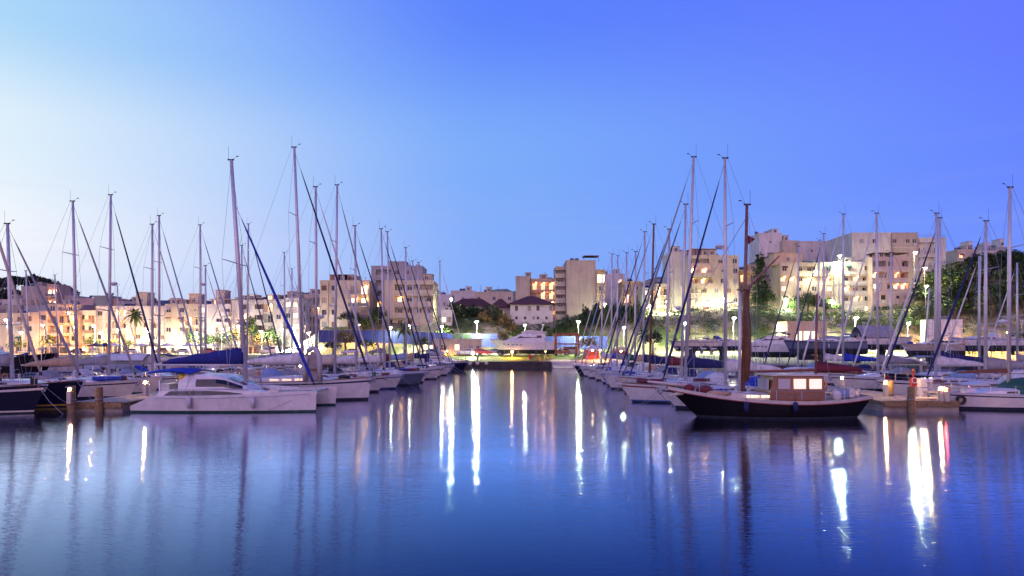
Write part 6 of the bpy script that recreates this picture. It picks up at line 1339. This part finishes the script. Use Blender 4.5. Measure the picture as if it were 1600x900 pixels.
car(876, 152, 'rust-red pickup-like car under the boat lift', (.35,.08,.05), flip=True); car(858, 154.6, 'pink-grey parked van beside the boat lift', (.45,.38,.36), 'van', group=None); car(893, 153.5, 'silver parked van behind the boat lift', (.5,.5,.52), 'van', group=None)
for px, D, c, lb, kd in ((331, 170, (.45,.05,.03), 'red car parked on the town waterfront', 'hatch'), (284, 171, (.5,.5,.5), 'silver car parked on the town waterfront', 'hatch'), (252, 172, (.6,.3,.15), 'orange-brown car parked on the town waterfront', 'suv'), (204, 171, (.6,.58,.55), 'white car parked on the town waterfront', 'hatch'), (360, 170, (.05,.06,.1), 'dark car parked on the town waterfront', 'suv'), (420, 169, (.65,.63,.6), 'pale van parked on the town waterfront', 'van'), (120, 171, (.08,.02,.02), 'maroon car parked on the town waterfront', 'hatch'), (548, 158.5, (.62,.62,.64), 'white car parked below the long blue hoarding', 'hatch'), (590, 158.5, (.08,.09,.14), 'dark car parked below the long blue hoarding', 'hatch')):
    car(px, D, lb, c, kd, group='cars on the town waterfront', flip=(int(px) % 2 == 0))
car(1226, 189, 'pale car parked on the upper street by the cypress', (.6,.6,.6), group='cars on the upper street'); car(1184, 188.5, 'dark car parked on the upper street beneath the cypress', (.05,.05,.07), group='cars on the upper street', flip=True)
def boat_lift():
    D = 149.5; x0, x1 = PX(868, D), PX(902, D); z0 = ground_z((x0+x1)/2, D)+.02; H = PZ(524, D)-z0; w = x1-x0; m = mat('lift_red_oxide', (.30,.085,.04), .6, 0, .25, 2.)
    r = thing('boat_lift', 'red oxide travelling boat lift frame on the quay', 'boat lift', ((x0+x1)/2, D, z0))
    for y in (-2.2, 2.2):
        for s in (-1, 1):
            MB().box(s*w/2-.17, s*w/2+.17, y-.17, y+.17, .5, H).build('leg', m, r)
            MB().rings([[(s*w/2+.28*cos(2*pi*j/12), y+yy, .28+.28*sin(2*pi*j/12)) for j in range(12)] for yy in (-.12, .12)]).build('wheel', M_TYRE, r)
    MB().box(-w/2-.2, w/2+.2, 2.02, 2.38, H+.003, H+.45).build('cross_beam', m, r); MB().box(-w/2-.2, w/2+.2, -2.38, -2.02, H+.003, H+.45).build('cross_beam', m, r)
    for s in (-1, 1): MB().box(s*w/2-.15, s*w/2+.15, -2.0, 2.0, H-.4, H-.05).build('side_beam', m, r)
    MB().box(-w/2+.18, w/2-.18, 2.1, 2.3, H*.55, H*.62).build('brace', m, r)
    for y in (-1.2, 1.2): MB().tube([(-w*.32, y, H-.1), (-w*.3, y, 1.5), (0, y, 1.0), (w*.3, y, 1.5), (w*.32, y, H-.1)], .035, 4).build('sling', M_RAIL, r)
boat_lift()
def canopy_tent(px0, px1, yr, D, label, c='white', bulb=500, legs=4):
    x0, x1 = PX(px0, D), PX(px1, D); z0 = ground_z((x0+x1)/2, D); w = x1-x0; H = PZ(yr, D)-z0; r = thing('canopy_tent', label, 'tent', ((x0+x1)/2, D, z0)); e = H*.72
    MB().add([(-w/2,-2,e),(w/2,-2,e),(w/2,2,e),(-w/2,2,e),(0,0,H),(-w/2,-2,e-.25),(w/2,-2,e-.25),(w/2,2,e-.25),(-w/2,2,e-.25)], [(0,1,4),(1,2,4),(2,3,4),(3,0,4),(5,6,1,0),(6,7,2,1),(8,5,0,3)]).build('roof', canvas(c), r)
    for sx in (-1, 1):
        for y in (-1.95, 1.95): MB().tube([(sx*(w/2-.06), y, 0), (sx*(w/2-.06), y, e)], .04, 5).build('pole', M_POST, r)
    MB().box(-w/2+.1, w/2-.1, 1.8, 1.86, .1, e-.3).build('back_cloth', canvas('burgundy'), r)
    MB().box(-w*.3, w*.3, .2, .9, 0, .8).build('counter', M_REDPL, r); MB().ell((0, -.3, e-.35), .12, .12, .12, 7, 4).build('bulb', emat('tent_bulb_%d' % bulb, (1., .6, .28), bulb), r)
canopy_tent(913, 938, 538, 144.5, 'white peaked canopy tent glowing orange beside the slipway')
canopy_tent(955, 985, 541, 147, 'tan canopy tent behind the far masts by the slipway', 'tan', 350)
def parasol(px, D, label, c, R=2., H=2.9):
    r = thing('cafe_parasol', label, 'parasol', (PX(px, D), D, ground_z(PX(px, D), D)), 0, 'cafe parasols on the town waterfront'); n = 8
    MB().add([(0,0,H)]+[(R*cos(2*pi*j/n), R*sin(2*pi*j/n), H-.7) for j in range(n)]+[(R*cos(2*pi*j/n), R*sin(2*pi*j/n), H-.9) for j in range(n)], [(0, 1+j, 1+(j+1) % n) for j in range(n)]+[(1+j, 1+n+j, 1+n+(j+1) % n, 1+(j+1) % n) for j in range(n)]).build('canopy', canvas(c), r); MB().tube([(0,0,0),(0,0,H)], .04, 5).build('pole', M_POST, r)
for px, c in ((95, 'tan'), (108, 'tan'), (150, 'navy'), (166, 'navy'), (180, 'white'), (222, 'white'), (240, 'tan'), (262, 'white'), (296, 'white'), (318, 'white')): parasol(px, 168.5, '%s cafe parasol on the town waterfront' % c, c)
def quay_bits():
    for i, px in enumerate((735, 746, 760)):
        D = 138.8; r = thing('mooring_ball', 'pale round fender buoy hung on the quay wall', 'buoy', (PX(px, D), D-.1, .95), 0, 'pale buoys on the quay wall'); MB().ell((0,0,0), .42, .3, .38).build('ball', mat('buoy_pale', (.72,.60,.48), .5), r, smooth=True); MB().tube([(0,0,.35),(0,.3,.5)], .03, 4).build('rope', M_ROPE, r)
    D = 142; x = PX(829, D); r = thing('lifebuoy_cabinet', 'red cabinet standing on the quay lawn', 'cabinet', (x, D, ground_z(x, D)+.05)); MB().box(-.38, .38, -.14, .14, .5, 1.3).build('case', M_REDPL, r)
    for s in (-.3, .3): MB().box(s-.04, s+.04, -.04, .04, 0, .498).build('leg', M_POST, r)
    x = PX(843, D); r = thing('fire_hydrant', 'orange-red hydrant on the quay edge', 'hydrant', (x, D, ground_z(x, D)+.03)); MB().tube([(0,0,0),(0,0,.7),(0,0,.85)], [.14,.12,.05], 8).build('barrel', M_ORANGE, r); MB().tube([(-.25,0,.5),(.25,0,.5)], .07, 6).build('outlet', M_ORANGE, r)
    D = 143; x = PX(746, D); r = thing('litter_bin', 'dark bin on the quay lawn', 'bin', (x, D, ground_z(x, D)+.03)); MB().rings([[(.3*k*cos(2*pi*j/10), .3*k*sin(2*pi*j/10), z) for j in range(10)] for k, z in ((.8,0),(1.,.95),(1.08,1.))]).build('barrel', M_POST, r); MB().ell((0,0,1.0), .31, .31, .14).build('lid', M_RUB, r)
    D = 142.5
    for px, yt, lb in ((752, 538, 'thin grey sign pole on the quay edge near the red car'), (852, 528, 'thin grey pole on the quay edge by the hydrant')):
        x = PX(px, D); z = ground_z(x, D); r = thing('sign_pole', lb, 'pole', (x, D, z)); MB().tube([(0,0,0),(0,0,PZ(yt, D)-z)], .05, 6).build('post', M_POST, r); MB().box(-.22, .22, -.07, -.055, PZ(yt, D)-z-.5, PZ(yt, D)-z-.05).build('plate', M_TANK, r)
quay_bits()
def skip(px, D, label):
    x = PX(px, D); z = PZ(521, D); r = thing('waste_container', label, 'bin', (x, D, ground_z(x, D)), 0, 'dark wheeled bins behind the harbour building'); z -= ground_z(x, D)
    MB().rings([[(-.65*k,-.5*k,zz),(.65*k,-.5*k,zz),(.65*k,.5*k,zz),(-.65*k,.5*k,zz)] for k, zz in ((.8,z-1.25),(1,z-.1))]).box(-.5, .5, -.35, .35, 0, z-1.26).build('tub', mat('bin_green', (.02,.05,.03), .6), r); MB().ell((0,0,z-.09), .68, .52, .18, 8, 4).build('lid', M_RUB, r)
for px in (711, 718, 726, 733): skip(px, 160., 'dark wheeled bin standing against the blue hoarding')
